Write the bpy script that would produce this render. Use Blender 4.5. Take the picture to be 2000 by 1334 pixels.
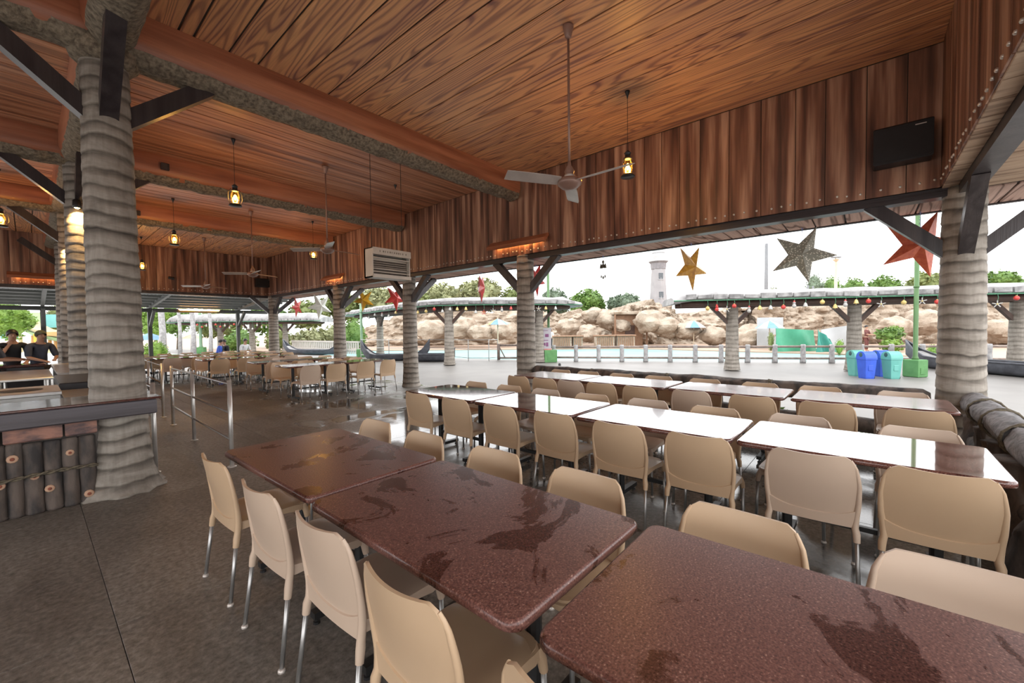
import bpy, bmesh, math, random
from mathutils import Vector, Matrix, noise
random.seed(7)
SC = bpy.context.scene
for o in list(bpy.data.objects): bpy.data.objects.remove(o)
COL = SC.collection

# ------------------------------------------------------------------ camera
FPX = 809.2; YAW, PITCH, ROLL = math.radians(49.39), math.radians(-1.796), math.radians(-0.727); CH = 1.5
F_ = Vector((math.sin(YAW)*math.cos(PITCH), math.cos(YAW)*math.cos(PITCH), math.sin(PITCH)))
R0 = Vector((math.cos(YAW), -math.sin(YAW), 0)); U0 = R0.cross(F_)
R_ = R0*math.cos(ROLL) + U0*math.sin(ROLL); U_ = -R0*math.sin(ROLL) + U0*math.cos(ROLL)
C_ = Vector((0, 0, CH))
cam = bpy.data.cameras.new('camera'); co = bpy.data.objects.new('camera', cam); COL.objects.link(co)
cam.sensor_width = 36; cam.lens = 36*FPX/2000; cam.clip_end = 600; cam.clip_start = .03
co.matrix_world = Matrix(((R_.x, U_.x, -F_.x, C_.x), (R_.y, U_.y, -F_.y, C_.y), (R_.z, U_.z, -F_.z, C_.z), (0, 0, 0, 1)))
SC.camera = co
# ------------------------------------------------------------------ light and exposure
SKY = 2.3
world = bpy.data.worlds.new('overcast'); SC.world = world; world.use_nodes = True
wn = world.node_tree.nodes; wl = world.node_tree.links
bg = wn['Background']; bg.inputs['Color'].default_value = (.985, .992, 1, 1); bg.inputs['Strength'].default_value = SKY
SC.view_settings.view_transform = 'Standard'; SC.view_settings.look = 'None'
SC.view_settings.gamma = 1; SC.view_settings.use_curve_mapping = False
SC.view_settings.exposure = 0.6

# ------------------------------------------------------------------ pixel -> place helpers (photo taken as 2000x1334)
def ray(x, y): return F_ + R_*((x-1000)/FPX) - U_*((y-667)/FPX)
def atz(x, y, z=0):
    d = ray(x, y); return C_ + d*((z-CH)/d.z)
def atx(x, y, X):
    d = ray(x, y); return C_ + d*(X/d.x)
def aty(x, y, Y):
    d = ray(x, y); return C_ + d*(Y/d.y)
def atd(x, y, depth): return C_ + ray(x, y)*depth
def hz(x, y, P):
    d = ray(x, y); return CH + d.z*math.hypot(P.x, P.y)/math.hypot(d.x, d.y)

# ------------------------------------------------------------------ materials
MATS = {}
def newmat(name):
    m = bpy.data.materials.new(name); m.use_nodes = True
    return m, m.node_tree.nodes, m.node_tree.links, m.node_tree.nodes['Principled BSDF']
def setp(b, rough=.5, metal=0, spec=.5, coat=0, coat_rough=.05):
    b.inputs['Roughness'].default_value = rough; b.inputs['Metallic'].default_value = metal
    b.inputs['Specular IOR Level'].default_value = spec
    b.inputs['Coat Weight'].default_value = coat; b.inputs['Coat Roughness'].default_value = coat_rough
def ramp(n, stops):
    r = n.new('ShaderNodeValToRGB'); e = r.color_ramp.elements
    while len(e) < len(stops): e.new(.5)
    for k, (p, c) in enumerate(stops): e[k].position = p; e[k].color = (*c, 1)
    return r
def coords(n, l, scale=(1, 1, 1), rnd=True, space='Object'):
    tc = n.new('ShaderNodeTexCoord'); mp = n.new('ShaderNodeMapping'); mp.inputs['Scale'].default_value = scale
    l.new(tc.outputs[space], mp.inputs['Vector'])
    if not rnd: return mp.outputs['Vector']
    oi = n.new('ShaderNodeObjectInfo'); ml = n.new('ShaderNodeMath'); ml.operation = 'MULTIPLY'; ml.inputs[1].default_value = 83.1
    l.new(oi.outputs['Random'], ml.inputs[0])
    ad = n.new('ShaderNodeVectorMath'); ad.operation = 'ADD'
    l.new(mp.outputs['Vector'], ad.inputs[0]); l.new(ml.outputs[0], ad.inputs[1])
    return ad.outputs[0]
def noisen(n, l, vec, scale, detail=3, rough=.55, dist=0):
    t = n.new('ShaderNodeTexNoise'); t.inputs['Scale'].default_value = scale; t.inputs['Detail'].default_value = detail
    t.inputs['Roughness'].default_value = rough; t.inputs['Distortion'].default_value = dist
    l.new(vec, t.inputs['Vector']); return t
def bump(n, l, b, src, strength=.3, dist=.01):
    bp = n.new('ShaderNodeBump'); bp.inputs['Strength'].default_value = strength; bp.inputs['Distance'].default_value = dist
    l.new(src, bp.inputs['Height']); l.new(bp.outputs['Normal'], b.inputs['Normal'])
def mix(n, l, fac, a, b, blend='MIX'):
    m = n.new('ShaderNodeMix'); m.data_type = 'RGBA'; m.blend_type = blend
    for s, v in ((0, fac), (6, a), (7, b)):
        if isinstance(v, (int, float)): m.inputs[s].default_value = v
        elif isinstance(v, tuple): m.inputs[s].default_value = (*v, 1)
        else: l.new(v, m.inputs[s])
    return m.outputs[2]
def pm(name, c1, c2=None, scale=6, rough=.5, metal=0, spec=.5, bmp=0, stretch=(1, 1, 1), coat=0, rnd=True, detail=4, lo=.35, hi=.65, emit=0, bd=.02):
    m, n, l, b = newmat(name); setp(b, rough, metal, spec, coat)
    c2 = c2 or tuple(x*.82 for x in c1)
    v = coords(n, l, stretch, rnd); t = noisen(n, l, v, scale, detail)
    r = ramp(n, [(lo, c1), (hi, c2)]); l.new(t.outputs['Fac'], r.inputs['Fac']); l.new(r.outputs['Color'], b.inputs['Base Color'])
    if bmp: bump(n, l, b, t.outputs['Fac'], bmp, bd)
    if emit:
        b.inputs['Emission Strength'].default_value = emit; l.new(r.outputs['Color'], b.inputs['Emission Color'])
    MATS[name] = m; return m
def wood(name, axis, cols, contour=7, wide=1.0, rough=.42, streak=None, base_scale=1.0, bmp=.25, linew=.35, contrast=.55, spec=.45):
    """axis = length direction; contour lines of a stretched noise give the painted cathedral grain"""
    m, n, l, b = newmat(name); setp(b, rough, 0, spec)
    st = [3.0*base_scale]*3; st['xyz'.index(axis)] = .24*base_scale
    v = coords(n, l, tuple(st)); t = noisen(n, l, v, 1.0, 1.6, .45, .35)
    ml = n.new('ShaderNodeMath'); ml.operation = 'MULTIPLY'; ml.inputs[1].default_value = contour; l.new(t.outputs['Fac'], ml.inputs[0])
    pp = n.new('ShaderNodeMath'); pp.operation = 'PINGPONG'; pp.inputs[1].default_value = .5; l.new(ml.outputs[0], pp.inputs[0])
    r = ramp(n, [(.06, cols[2]), (linew*.6, cols[1]), (linew, cols[0]), (.5, cols[0])]); l.new(pp.outputs[0], r.inputs['Fac'])
    st2 = [7.0*wide]*3; st2['xyz'.index(axis)] = .5
    v2 = coords(n, l, tuple(st2)); t2 = noisen(n, l, v2, 1.0, 3, .5)
    r2 = ramp(n, [(.33, streak[0]), (.5, streak[1]), (.68, streak[2])]); l.new(t2.outputs['Fac'], r2.inputs['Fac'])
    c = mix(n, l, contrast, r2.outputs['Color'], r.outputs['Color'])
    st3 = [60.0]*3; st3['xyz'.index(axis)] = 2.5
    v3 = coords(n, l, tuple(st3)); t3 = noisen(n, l, v3, 1.0, 2)
    r3 = ramp(n, [(.3, (.80, .80, .80)), (.7, (1.1, 1.1, 1.1))]); l.new(t3.outputs['Fac'], r3.inputs['Fac'])
    c = mix(n, l, .7, c, r3.outputs['Color'], 'MULTIPLY')
    l.new(c, b.inputs['Base Color']); bump(n, l, b, t3.outputs['Fac'], bmp, .006)
    MATS[name] = m; return m

GOLD = [(.86, .45, .20), (.64, .30, .145), (.20, .08, .055)]
GST = [(.40, .195, .155), (.70, .345, .185), (.88, .48, .24)]
wood('plank_long', 'y', GOLD, 24, streak=GST, linew=.30, contrast=.55)
BST = [(.15, .052, .03), (.50, .215, .115), (.74, .40, .245)]
wood('plank_cross', 'x', [(.58, .27, .145), (.46, .20, .11), (.28, .11, .06)], 4, streak=BST, wide=1.7, contrast=.28)
FST = [(.03, .011, .008), (.21, .09, .054), (.58, .35, .235)]
wood('board_up', 'z', [(.32, .16, .10), (.22, .098, .06), (.07, .027, .017)], 3, streak=FST, wide=1.15, rough=.5, contrast=.22)
wood('soffit_x', 'x', [(.58, .40, .33), (.50, .33, .27), (.10, .05, .038)], 9, streak=[(.38, .25, .20), (.56, .39, .32), (.64, .47, .40)], linew=.25, rough=.85, spec=.15, contrast=.7)
wood('soffit_y', 'y', [(.52, .38, .27), (.44, .31, .22), (.16, .10, .07)], 7, streak=[(.34, .23, .16), (.5, .36, .26), (.58, .44, .33)], linew=.25, rough=.85, spec=.15)
wood('beam_red', 'x', [(.44, .165, .085), (.36, .125, .06), (.24, .075, .036)], 3, streak=[(.20, .062, .03), (.40, .145, .072), (.58, .25, .135)], wide=.8, rough=.38)
wood('beam_red_y', 'y', [(.44, .165, .085), (.36, .125, .06), (.24, .075, .036)], 3, streak=[(.20, .062, .03), (.40, .145, .072), (.58, .25, .135)], wide=.8, rough=.38)
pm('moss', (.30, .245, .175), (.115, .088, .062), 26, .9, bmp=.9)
wood('dark_timber', 'z', [(.052, .042, .042), (.04, .032, .034), (.024, .018, .019)], 5, streak=[(.022, .018, .02), (.042, .034, .037), (.06, .05, .05)], rough=.33)
wood('counter_edge', 'x', [(.10, .085, .095), (.08, .068, .078), (.06, .05, .055)], 4, streak=[(.06, .05, .055), (.09, .078, .088), (.12, .10, .11)], rough=.4)
pm('granite_floor', (.15, .135, .118), (.085, .076, .066), 3.2)
pm('tan_plastic', (.56, .395, .255), (.53, .37, .236), 2.5, .38, spec=.4)
pm('pale_plastic', (.565, .43, .33), (.535, .405, .31), 2.5, .38, spec=.4)
pm('steel', (.70, .68, .65), (.60, .58, .55), 9, .36, .72)
pm('chrome', (.72, .70, .68), (.6, .58, .56), 6, .16, 1)
pm('dull_steel', (.46, .45, .44), (.36, .35, .34), 5, .36, .8)
pm('black_metal', (.022, .021, .022), (.012, .012, .012), 8, .4)
pm('black_box', (.012, .012, .014), (.008, .008, .009), 8, .45)
pm('fan_brown', (.33, .20, .155), (.27, .16, .125), 5, .35, .2)
pm('fan_white', (.62, .56, .51), (.52, .46, .42), 5, .32, .3)
pm('bolt', (.80, .76, .70), (.66, .62, .56), 9, .3, .5)
pm('white_box', (.66, .60, .52), (.58, .52, .45), 4, .4)
pm('grille_dark', (.10, .08, .06), (.06, .05, .04), 8, .6)
pm('paper_mark', (.30, .26, .21), (.22, .19, .15), 9, .7)
pm('paving', (.205, .19, .178), (.168, .156, .146), .8, .5, rnd=False)
pm('concrete', (.52, .50, .475), (.45, .43, .41), .8, .7, rnd=False)  # made paler than the paving, an added bounce of light onto the ceiling
pm('sand_floor', (.36, .26, .14), (.27, .2, .12), 4, .6)
pm('rock', (.43, .355, .28), (.235, .165, .11), .9, .85, rnd=False, detail=12, bmp=.9, lo=.40, hi=.66, bd=.6)
pm('rock_deck', (.40, .28, .205), (.35, .245, .18), .4, .7, rnd=False)
pm('hut_wood', (0.277, 0.158, 0.0924), (0.211, 0.112, 0.066), 5, .7)
pm('grey_stone_roof', (.40, .39, .385), (.24, .23, .23), 2.2, .7, bmp=.7, detail=7)
pm('roof_stone', (.36, .35, .345), (.16, .155, .155), 5, .7, bmp=.5, detail=6)
pm('canopy_beam', (.10, .055, .04), (.06, .034, .026), 4, .6)
pm('fence_wood', (.30, .235, .20), (.19, .145, .125), 6, .7)
pm('fence_post', (.42, .41, .41), (.26, .25, .25), 8, .8, bmp=.5)
pm('tower_white', (.36, .34, .345), (.31, .295, .30), .8, .7)
pm('tower_top', (.46, .46, .465), (.42, .42, .425), 2, .6)
pm('tower_band', (.26, .24, .25), (.2, .19, .2), 3, .7)
pm('window_dark', (.10, .11, .12), (.07, .08, .09), 6, .2)
pm('pole_green', (0.0818, 0.176, 0.0573), (0.0657, 0.148, 0.045), 3, .45)
pm('pole_mint', (0.19, 0.306, 0.19), (0.169, 0.285, 0.169), 3, .45)
pm('box_green', (0.111, 0.281, 0.0978), (0.085, 0.23, 0.0765), 5, .6)
pm('bin_teal', (0.132, 0.409, 0.356), (0.106, 0.363, 0.317), 3, .35)
pm('bin_blue', (.035, .11, .60), (.03, .085, .5), 3, .35)
pm('bin_hole', (.03, .09, .09), (.02, .06, .06), 4, .5)
pm('boat_dark', (.11, .115, .135), (.06, .062, .075), 4, .55)
pm('white_pole', (.20, .205, .215), (.18, .185, .195), 2, .6)
pm('tan_pole', (.60, .50, .36), (.52, .42, .3), 2, .5)
pm('trunk_bark', (.16, .12, .085), (.09, .066, .045), 9, .9, bmp=.5)
pm('leaf_olive', (.20, .235, .075), (.12, .155, .045), 1.1, .6)
pm('leaf_green', (.135, .235, .045), (.07, .14, .025), 1.1, .6)
pm('leaf_lime', (0.178, 0.284, 0.0396), (0.099, 0.191, 0.0198), 2, .55)
pm('leaf_dusty', (.31, .315, .16), (.2, .215, .10), 1.1, .6)
pm('leaf_blue', (.17, .22, .15), (.10, .145, .09), 1.1, .6)
pm('star_red', (.55, .045, .035), (.40, .03, .025), 12, .4)
pm('star_orange', (.62, .15, .07), (.46, .075, .04), 16, .4)
pm('star_gold', (.62, .33, .045), (.42, .19, .03), 18, .35)
pm('star_yellow', (.75, .42, .03), (.6, .31, .025), 10, .4)
pm('star_white', (.66, .66, .60), (.55, .55, .5), 6, .4)
pm('tinsel_blue', (.30, .42, .80), (.18, .27, .62), 40, .4)
pm('ornament_red', (.62, .06, .05), (.45, .04, .035), 9, .3)
pm('ornament_white', (0.475, 0.462, 0.436), (0.396, 0.383, 0.363), 9, .4)
pm('ornament_gold', (.66, .50, .20), (.55, .38, .12), 9, .3)
pm('garland', (.10, .28, .17), (.06, .18, .1), 30, .7)
pm('umbrella_blue', (0.145, 0.277, 0.488), (0.119, 0.238, 0.436), 3, .6)
pm('umbrella_white', (0.488, 0.488, 0.475), (0.436, 0.436, 0.422), 3, .6)
pm('umbrella_yellow', (0.449, 0.37, 0.106), (0.396, 0.317, 0.0792), 3, .6)
pm('umbrella_cream', (0.475, 0.436, 0.317), (0.436, 0.396, 0.277), 3, .6)
pm('tarp_green', (0.066, 0.304, 0.185), (0.0462, 0.251, 0.145), 1.5, .5)
pm('tarp_teal', (0.0462, 0.277, 0.224), (0.033, 0.218, 0.178), 1.5, .5)
pm('sheet_white', (0.436, 0.449, 0.462), (0.396, 0.409, 0.422), 1.5, .6)
pm('sign_white', (0.462, 0.436, 0.475), (0.422, 0.396, 0.436), 3, .5)
pm('sign_ink', (.25, .08, .2), (.16, .05, .13), 20, .6)
pm('sign_pink', (.66, .26, .26), (.6, .2, .2), 9, .6)
pm('slide_teal', (0.145, 0.409, 0.396), (0.106, 0.363, 0.35), 1, .4)
pm('slide_green', (0.33, 0.475, 0.231), (0.277, 0.422, 0.198), 1, .4)
pm('slide_cream', (0.528, 0.462, 0.277), (0.488, 0.409, 0.224), 1, .4)
pm('slide_yellow', (0.528, 0.396, 0.0198), (0.475, 0.33, 0.0132), 2, .4)
pm('slide_orange', (0.515, 0.277, 0.0924), (0.462, 0.224, 0.066), 1, .4)
pm('slide_blue', (.14, .34, .72), (.1, .27, .62), 1, .4)
pm('fence_white', (0.502, 0.462, 0.422), (0.449, 0.409, 0.37), 3, .6)
pm('log_bark', (.135, .105, .088), (.04, .035, .034), 9, .8, bmp=1.0, stretch=(1, 1, .35), detail=9, lo=.38, hi=.62)
pm('log_top', (.25, .235, .24), (.085, .078, .08), 16, .75, bmp=.9, detail=8)
pm('rope', (.17, .14, .095), (.075, .06, .042), 40, .9, bmp=.6)
pm('knot_pale', (.56, .36, .24), (.5, .3, .2), 20, .8)
pm('knot_core', (.30, .09, .05), (.2, .06, .035), 20, .8)
pm('slab_red', (.36, .17, .12), (.10, .062, .06), 8, .6, stretch=(1, 1, 2.5), bmp=.3)
pm('counter_red', (.10, .034, .026), (.06, .02, .016), 40, .12, coat=1)
pm('counter_pale', (.55, .52, .48), (.48, .45, .41), 6, .25)
pm('counter_black', (.03, .026, .028), (.02, .018, .02), 6, .3)
pm('skin', (.42, .24, .16), (.38, .21, .14), 9, .5)
pm('hair', (.015, .012, .011), (.01, .008, .008), 20, .5)
pm('cloth_black', (.02, .021, .025), (.013, .014, .017), 9, .8)
pm('cloth_navy', (.055, .065, .09), (.035, .042, .06), 9, .8)
pm('cloth_grey', (.13, .135, .15), (.10, .105, .12), 9, .8)
pm('cloth_blue', (.03, .10, .55), (.025, .08, .45), 9, .7)
pm('cloth_white', (.62, .63, .64), (.55, .56, .57), 9, .7)
pm('cloth_maroon', (.16, .05, .045), (.11, .035, .03), 9, .8)
pm('cap_green', (.10, .11, .075), (.07, .08, .05), 9, .8)
pm('bell_metal', (.22, .21, .16), (.14, .13, .1), 9, .35, .7)
pm('roof_dark', (.10, .085, .075), (.07, .06, .05), 3, .8)
pm('pergola_dark', (.035, .036, .03), (.022, .023, .02), 6, .5)
pm('tube_glow', (1, .52, .16), (1, .48, .14), 2, .5, emit=22)
pm('bulb_glow', (1, .62, .22), (1, .6, .2), 2, .5, emit=28)

def glass_mat(name, col, alpha):
    m, n, l, b = newmat(name); n.remove(b)
    tr = n.new('ShaderNodeBsdfTransparent'); tr.inputs['Color'].default_value = (*col, 1)
    gl = n.new('ShaderNodeBsdfGlossy'); gl.inputs['Roughness'].default_value = .08; gl.inputs['Color'].default_value = (1, .93, .8, 1)
    fr = n.new('ShaderNodeFresnel'); fr.inputs['IOR'].default_value = 1.45
    mx = n.new('ShaderNodeMixShader'); l.new(fr.outputs[0], mx.inputs[0]); l.new(tr.outputs[0], mx.inputs[1]); l.new(gl.outputs[0], mx.inputs[2])
    l.new(mx.outputs[0], n['Material Output'].inputs['Surface']); MATS[name] = m
glass_mat('amber_glass', (.95, .72, .30), .5)

def granite_table(name, r0, r1, coat):
    m, n, l, b = newmat(name); setp(b, .14, 0, .5, coat, .05); b.inputs['Coat IOR'].default_value = 1.5
    v = coords(n, l); t = noisen(n, l, v, 170, 2, .6)
    r = ramp(n, [(.30, (.06, .024, .02)), (.5, (.145, .06, .048)), (.64, (.20, .092, .074)), (.74, (.44, .28, .215))]); l.new(t.outputs['Fac'], r.inputs['Fac'])
    w = noisen(n, l, v, 2.4, 6, .62, 1.6)
    wr = ramp(n, [(.54, (1.05, 1.05, 1.05)), (.585, (.52, .46, .44))]); l.new(w.outputs['Fac'], wr.inputs['Fac'])
    c = mix(n, l, 1.0, r.outputs['Color'], wr.outputs['Color'], 'MULTIPLY'); l.new(c, b.inputs['Base Color'])
    rr = ramp(n, [(.54, (r0, r0, r0)), (.59, (r1, r1, r1))]); l.new(w.outputs['Fac'], rr.inputs['Fac']); l.new(rr.outputs['Color'], b.inputs['Roughness'])
    MATS[name] = m
granite_table('granite_damp', .32, .22, 0)
granite_table('granite_wet', .04, .02, .6)
granite_table('granite_film', .24, .2, .25)
def floor_mat():
    m, n, l, b = newmat('granite_floor'); setp(b, .4, 0, .5)
    v = coords(n, l, rnd=False); v2 = coords(n, l, (1.0, .35, 1))
    t = noisen(n, l, v, 30, 7, .72); t2 = noisen(n, l, v2, 1.6, 6, .62, .5)
    r = ramp(n, [(.34, (.10, .09, .078)), (.52, (.20, .183, .162)), (.70, (.31, .288, .26))]); l.new(t.outputs['Fac'], r.inputs['Fac'])
    r2 = ramp(n, [(.36, (.70, .68, .66)), (.66, (1.22, 1.21, 1.20))]); l.new(t2.outputs['Fac'], r2.inputs['Fac'])
    c = mix(n, l, 1.0, r.outputs['Color'], r2.outputs['Color'], 'MULTIPLY')
    # rain water blown in under the open side: puddles get commoner toward it
    sp = n.new('ShaderNodeSeparateXYZ'); l.new(v, sp.inputs[0]); mr = n.new('ShaderNodeMapRange')
    for k, q in zip(range(1, 5), (1.2, 4.2, -.16, .10)): mr.inputs[k].default_value = q
    l.new(sp.outputs['X'], mr.inputs[0]); t3 = noisen(n, l, v, .9, 4, .55, .4)
    m2 = n.new('ShaderNodeMapRange')
    for k, q in zip(range(1, 5), (5.5, 8.5, 0, -.13)): m2.inputs[k].default_value = q
    l.new(sp.outputs['Y'], m2.inputs[0]); a0 = n.new('ShaderNodeMath'); l.new(mr.outputs[0], a0.inputs[0]); l.new(m2.outputs[0], a0.inputs[1])
    ad = n.new('ShaderNodeMath'); l.new(t3.outputs['Fac'], ad.inputs[0]); l.new(a0.outputs[0], ad.inputs[1])
    wet = ramp(n, [(.47, (1, 1, 1)), (.55, (.62, .61, .60))]); l.new(ad.outputs[0], wet.inputs['Fac'])
    c = mix(n, l, 1.0, c, wet.outputs['Color'], 'MULTIPLY'); l.new(c, b.inputs['Base Color'])
    rr = ramp(n, [(.44, (.50, .50, .50)), (.56, (.07, .07, .07))]); l.new(ad.outputs[0], rr.inputs['Fac']); l.new(rr.outputs['Color'], b.inputs['Roughness'])
    iv = n.new('ShaderNodeMath'); iv.operation = 'MULTIPLY'; l.new(t.outputs['Fac'], iv.inputs[0]); l.new(rr.outputs['Color'], iv.inputs[1])
    bump(n, l, b, iv.outputs[0], .5, .006); MATS['granite_floor'] = m
floor_mat()
def trunk_mat():
    m, n, l, b = newmat('palm_trunk'); setp(b, .75, 0, .35)
    t = noisen(n, l, coords(n, l, (3, 3, 9)), 1, 5, .6, .6)
    at = n.new('ShaderNodeAttribute'); at.attribute_name = 'ring'
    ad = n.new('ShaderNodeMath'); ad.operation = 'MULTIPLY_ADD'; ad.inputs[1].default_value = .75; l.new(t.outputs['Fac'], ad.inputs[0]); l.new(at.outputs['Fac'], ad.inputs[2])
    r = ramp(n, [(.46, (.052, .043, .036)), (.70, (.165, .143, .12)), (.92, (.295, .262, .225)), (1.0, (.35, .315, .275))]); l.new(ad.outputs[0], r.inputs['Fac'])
    t2 = noisen(n, l, coords(n, l, (30, 30, 4)), 1, 3); r2 = ramp(n, [(.3, (.82, .81, .80)), (.7, (1.06, 1.06, 1.06))]); l.new(t2.outputs['Fac'], r2.inputs['Fac'])
    c = mix(n, l, 1.0, r.outputs['Color'], r2.outputs['Color'], 'MULTIPLY'); l.new(c, b.inputs['Base Color'])
    bump(n, l, b, t.outputs['Fac'], .4, .02); MATS['palm_trunk'] = m
trunk_mat()
def star_mat():
    m, n, l, b = newmat('star_grey'); setp(b, .45, 0, .4)
    v = coords(n, l); vo = n.new('ShaderNodeTexVoronoi'); vo.inputs['Scale'].default_value = 34; l.new(v, vo.inputs['Vector'])
    r = ramp(n, [(.28, (.70, .68, .58)), (.38, (.27, .265, .22))]); l.new(vo.outputs['Distance'], r.inputs['Fac']); l.new(r.outputs['Color'], b.inputs['Base Color'])
    MATS['star_grey'] = m
star_mat()
def water_mat():
    m, n, l, b = newmat('pool_water'); setp(b, .5, 0, .2)
    v = coords(n, l, rnd=False); t = noisen(n, l, v, .35, 2)
    r = ramp(n, [(.3, (.19, .37, .37)), (.7, (.25, .42, .42))]); l.new(t.outputs['Fac'], r.inputs['Fac']); l.new(r.outputs['Color'], b.inputs['Base Color'])
    MATS['pool_water'] = m
water_mat()

# ------------------------------------------------------------------ mesh helpers
class MB:
    def __init__(s): s.v = []; s.f = []; s.mi = []; s.cur = 0
    def add(s, vs, fs):
        o = len(s.v); s.v += [tuple(p) for p in vs]
        for f in fs: s.f.append(tuple(i+o for i in f)); s.mi.append(s.cur)
        return s
    def box(s, x0, x1, y0, y1, z0, z1):
        return s.add([(x0, y0, z0), (x1, y0, z0), (x1, y1, z0), (x0, y1, z0), (x0, y0, z1), (x1, y0, z1), (x1, y1, z1), (x0, y1, z1)],
                     [(0, 3, 2, 1), (4, 5, 6, 7), (0, 1, 5, 4), (1, 2, 6, 5), (2, 3, 7, 6), (3, 0, 4, 7)])
    def bbox(s, x0, x1, y0, y1, z0, z1, b=.004):
        """box with chamfered long edges on every side (cheap bevel)"""
        vs = []; 
        for (z, i) in ((z0, b), (z0+b, 0), (z1-b, 0), (z1, b)):
            vs += [(x0+i+b*(i == 0)*0, y0+i, z), (x1-i, y0+i, z), (x1-i, y1-i, z), (x0+i, y1-i, z)]
        fs = [(3, 2, 1, 0), (12, 13, 14, 15)]
        for k in range(3):
            for j in range(4): fs.append((4*k+j, 4*k+(j+1) % 4, 4*k+4+(j+1) % 4, 4*k+4+j))
        return s.add(vs, fs)
    def bar(s, a, b, w, h, up=(0, 0, 1)):
        a, b = Vector(a), Vector(b); d = (b-a).normalized(); up = Vector(up)
        r = d.cross(up)
        if r.length < 1e-4: r = d.cross(Vector((1, 0, 0)))
        r.normalize(); u = r.cross(d)
        vs = [p+r*(sx*w/2)+u*(sy*h/2) for p in (a, b) for sx, sy in ((-1, -1), (1, -1), (1, 1), (-1, 1))]
        return s.add(vs, [(0, 1, 2, 3), (7, 6, 5, 4), (0, 4, 5, 1), (1, 5, 6, 2), (2, 6, 7, 3), (3, 7, 4, 0)])
    def tube(s, pts, rad, seg=8, cap=True, closed=False):
        pts = [Vector(p) for p in pts]; n = len(pts)
        rs = rad if isinstance(rad, (list, tuple)) else [rad]*n
        o = len(s.v); prev = None; vs = []
        for i, p in enumerate(pts):
            d = (pts[(i+1) % n]-pts[i-1]) if closed else (pts[min(i+1, n-1)]-pts[max(i-1, 0)])
            d.normalize()
            if prev is None:
                ref = Vector((0, 0, 1)) if abs(d.z) < .9 else Vector((1, 0, 0)); r = d.cross(ref).normalized()
            else:
                r = (prev-d*prev.dot(d)).normalized()
            prev = r; u = d.cross(r)
            for k in range(seg):
                a = 2*math.pi*k/seg; vs.append(p+(r*math.cos(a)+u*math.sin(a))*rs[i])
        fs = []
        for i in range(n if closed else n-1):
            for k in range(seg):
                j = (i+1) % n; fs.append((i*seg+k, i*seg+(k+1) % seg, j*seg+(k+1) % seg, j*seg+k))
        if cap and not closed:
            fs.append(tuple(range(seg-1, -1, -1))); fs.append(tuple((n-1)*seg+k for k in range(seg)))
        return s.add(vs, fs)
    def lathe(s, prof, seg=16, c=(0, 0, 0), fn=None, cap=True):
        vs = []; n = len(prof)
        for i, (r, z) in enumerate(prof):
            for k in range(seg):
                a = 2*math.pi*k/seg; rr = r*(fn(a, z) if fn else 1)
                vs.append((c[0]+rr*math.cos(a), c[1]+rr*math.sin(a), c[2]+z))
        fs = [(i*seg+k, i*seg+(k+1) % seg, (i+1)*seg+(k+1) % seg, (i+1)*seg+k) for i in range(n-1) for k in range(seg)]
        if cap: fs += [tuple(range(seg-1, -1, -1)), tuple((n-1)*seg+k for k in range(seg))]
        return s.add(vs, fs)
    def ell(s, c, r, seg=10, rings=6, fn=None):
        prof = [(max(1e-3, math.sin(math.pi*i/rings)), -math.cos(math.pi*i/rings)) for i in range(rings+1)]
        vs = []; r = r if isinstance(r, (tuple, list)) else (r, r, r)
        for (q, z) in prof:
            for k in range(seg):
                a = 2*math.pi*k/seg; p = Vector((q*math.cos(a), q*math.sin(a), z)); g = fn(p) if fn else 1
                vs.append((c[0]+p.x*r[0]*g, c[1]+p.y*r[1]*g, c[2]+p.z*r[2]*g))
        fs = [(i*seg+k, i*seg+(k+1) % seg, (i+1)*seg+(k+1) % seg, (i+1)*seg+k) for i in range(rings) for k in range(seg)]
        return s.add(vs, fs)
    def prism(s, poly, z0, z1):
        n = len(poly); vs = [(x, y, z0) for x, y in poly]+[(x, y, z1) for x, y in poly]
        return s.add(vs, [tuple(range(n-1, -1, -1)), tuple(range(n, 2*n))]+[(i, (i+1) % n, n+(i+1) % n, n+i) for i in range(n)])
    def mesh(s, name, mats, smooth=False):
        me = bpy.data.meshes.new(name); me.from_pydata(s.v, [], s.f)
        for m in (mats if isinstance(mats, (list, tuple)) else [mats]): me.materials.append(MATS[m])
        if any(s.mi): me.polygons.foreach_set('material_index', s.mi)
        if smooth: me.polygons.foreach_set('use_smooth', [True]*len(s.f))
        me.update(); return me
    def build(s, name, mats, parent=None, smooth=False, loc=None):
        o = bpy.data.objects.new(name, s.mesh(name, mats, smooth)); COL.objects.link(o)
        if parent: o.parent = parent
        if loc: o.location = loc
        return o
def smooth_by_angle(o, ang=40):
    me = o.data
    bm = bmesh.new(); bm.from_mesh(me); bmesh.ops.recalc_face_normals(bm, faces=bm.faces)
    for e in bm.edges:
        e.smooth = len(e.link_faces) == 2 and e.calc_face_angle(3.2) < math.radians(ang)
    for f in bm.faces: f.smooth = True
    bm.to_mesh(me); bm.free(); return o
def tag(o, label=None, cat=None, group=None, kind=None):
    if label: o['label'] = label
    if cat: o['category'] = cat
    if group: o['group'] = group
    if kind: o['kind'] = kind
    return o
def empty(name, loc=(0, 0, 0), rz=0, label=None, cat=None, group=None, kind=None):
    o = bpy.data.objects.new(name, None); COL.objects.link(o); o.location = loc; o.rotation_euler = (0, 0, rz); o.empty_display_size = .1
    return tag(o, label, cat, group, kind)
def copy_tree(o, parent=None, loc=None, rz=None):
    c = o.copy(); COL.objects.link(c); c.parent = parent
    if loc is not None: c.location = loc
    if rz is not None: c.rotation_euler = (0, 0, rz)
    for ch in list(o.children):
        copy_tree(ch, c)
    return c
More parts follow.
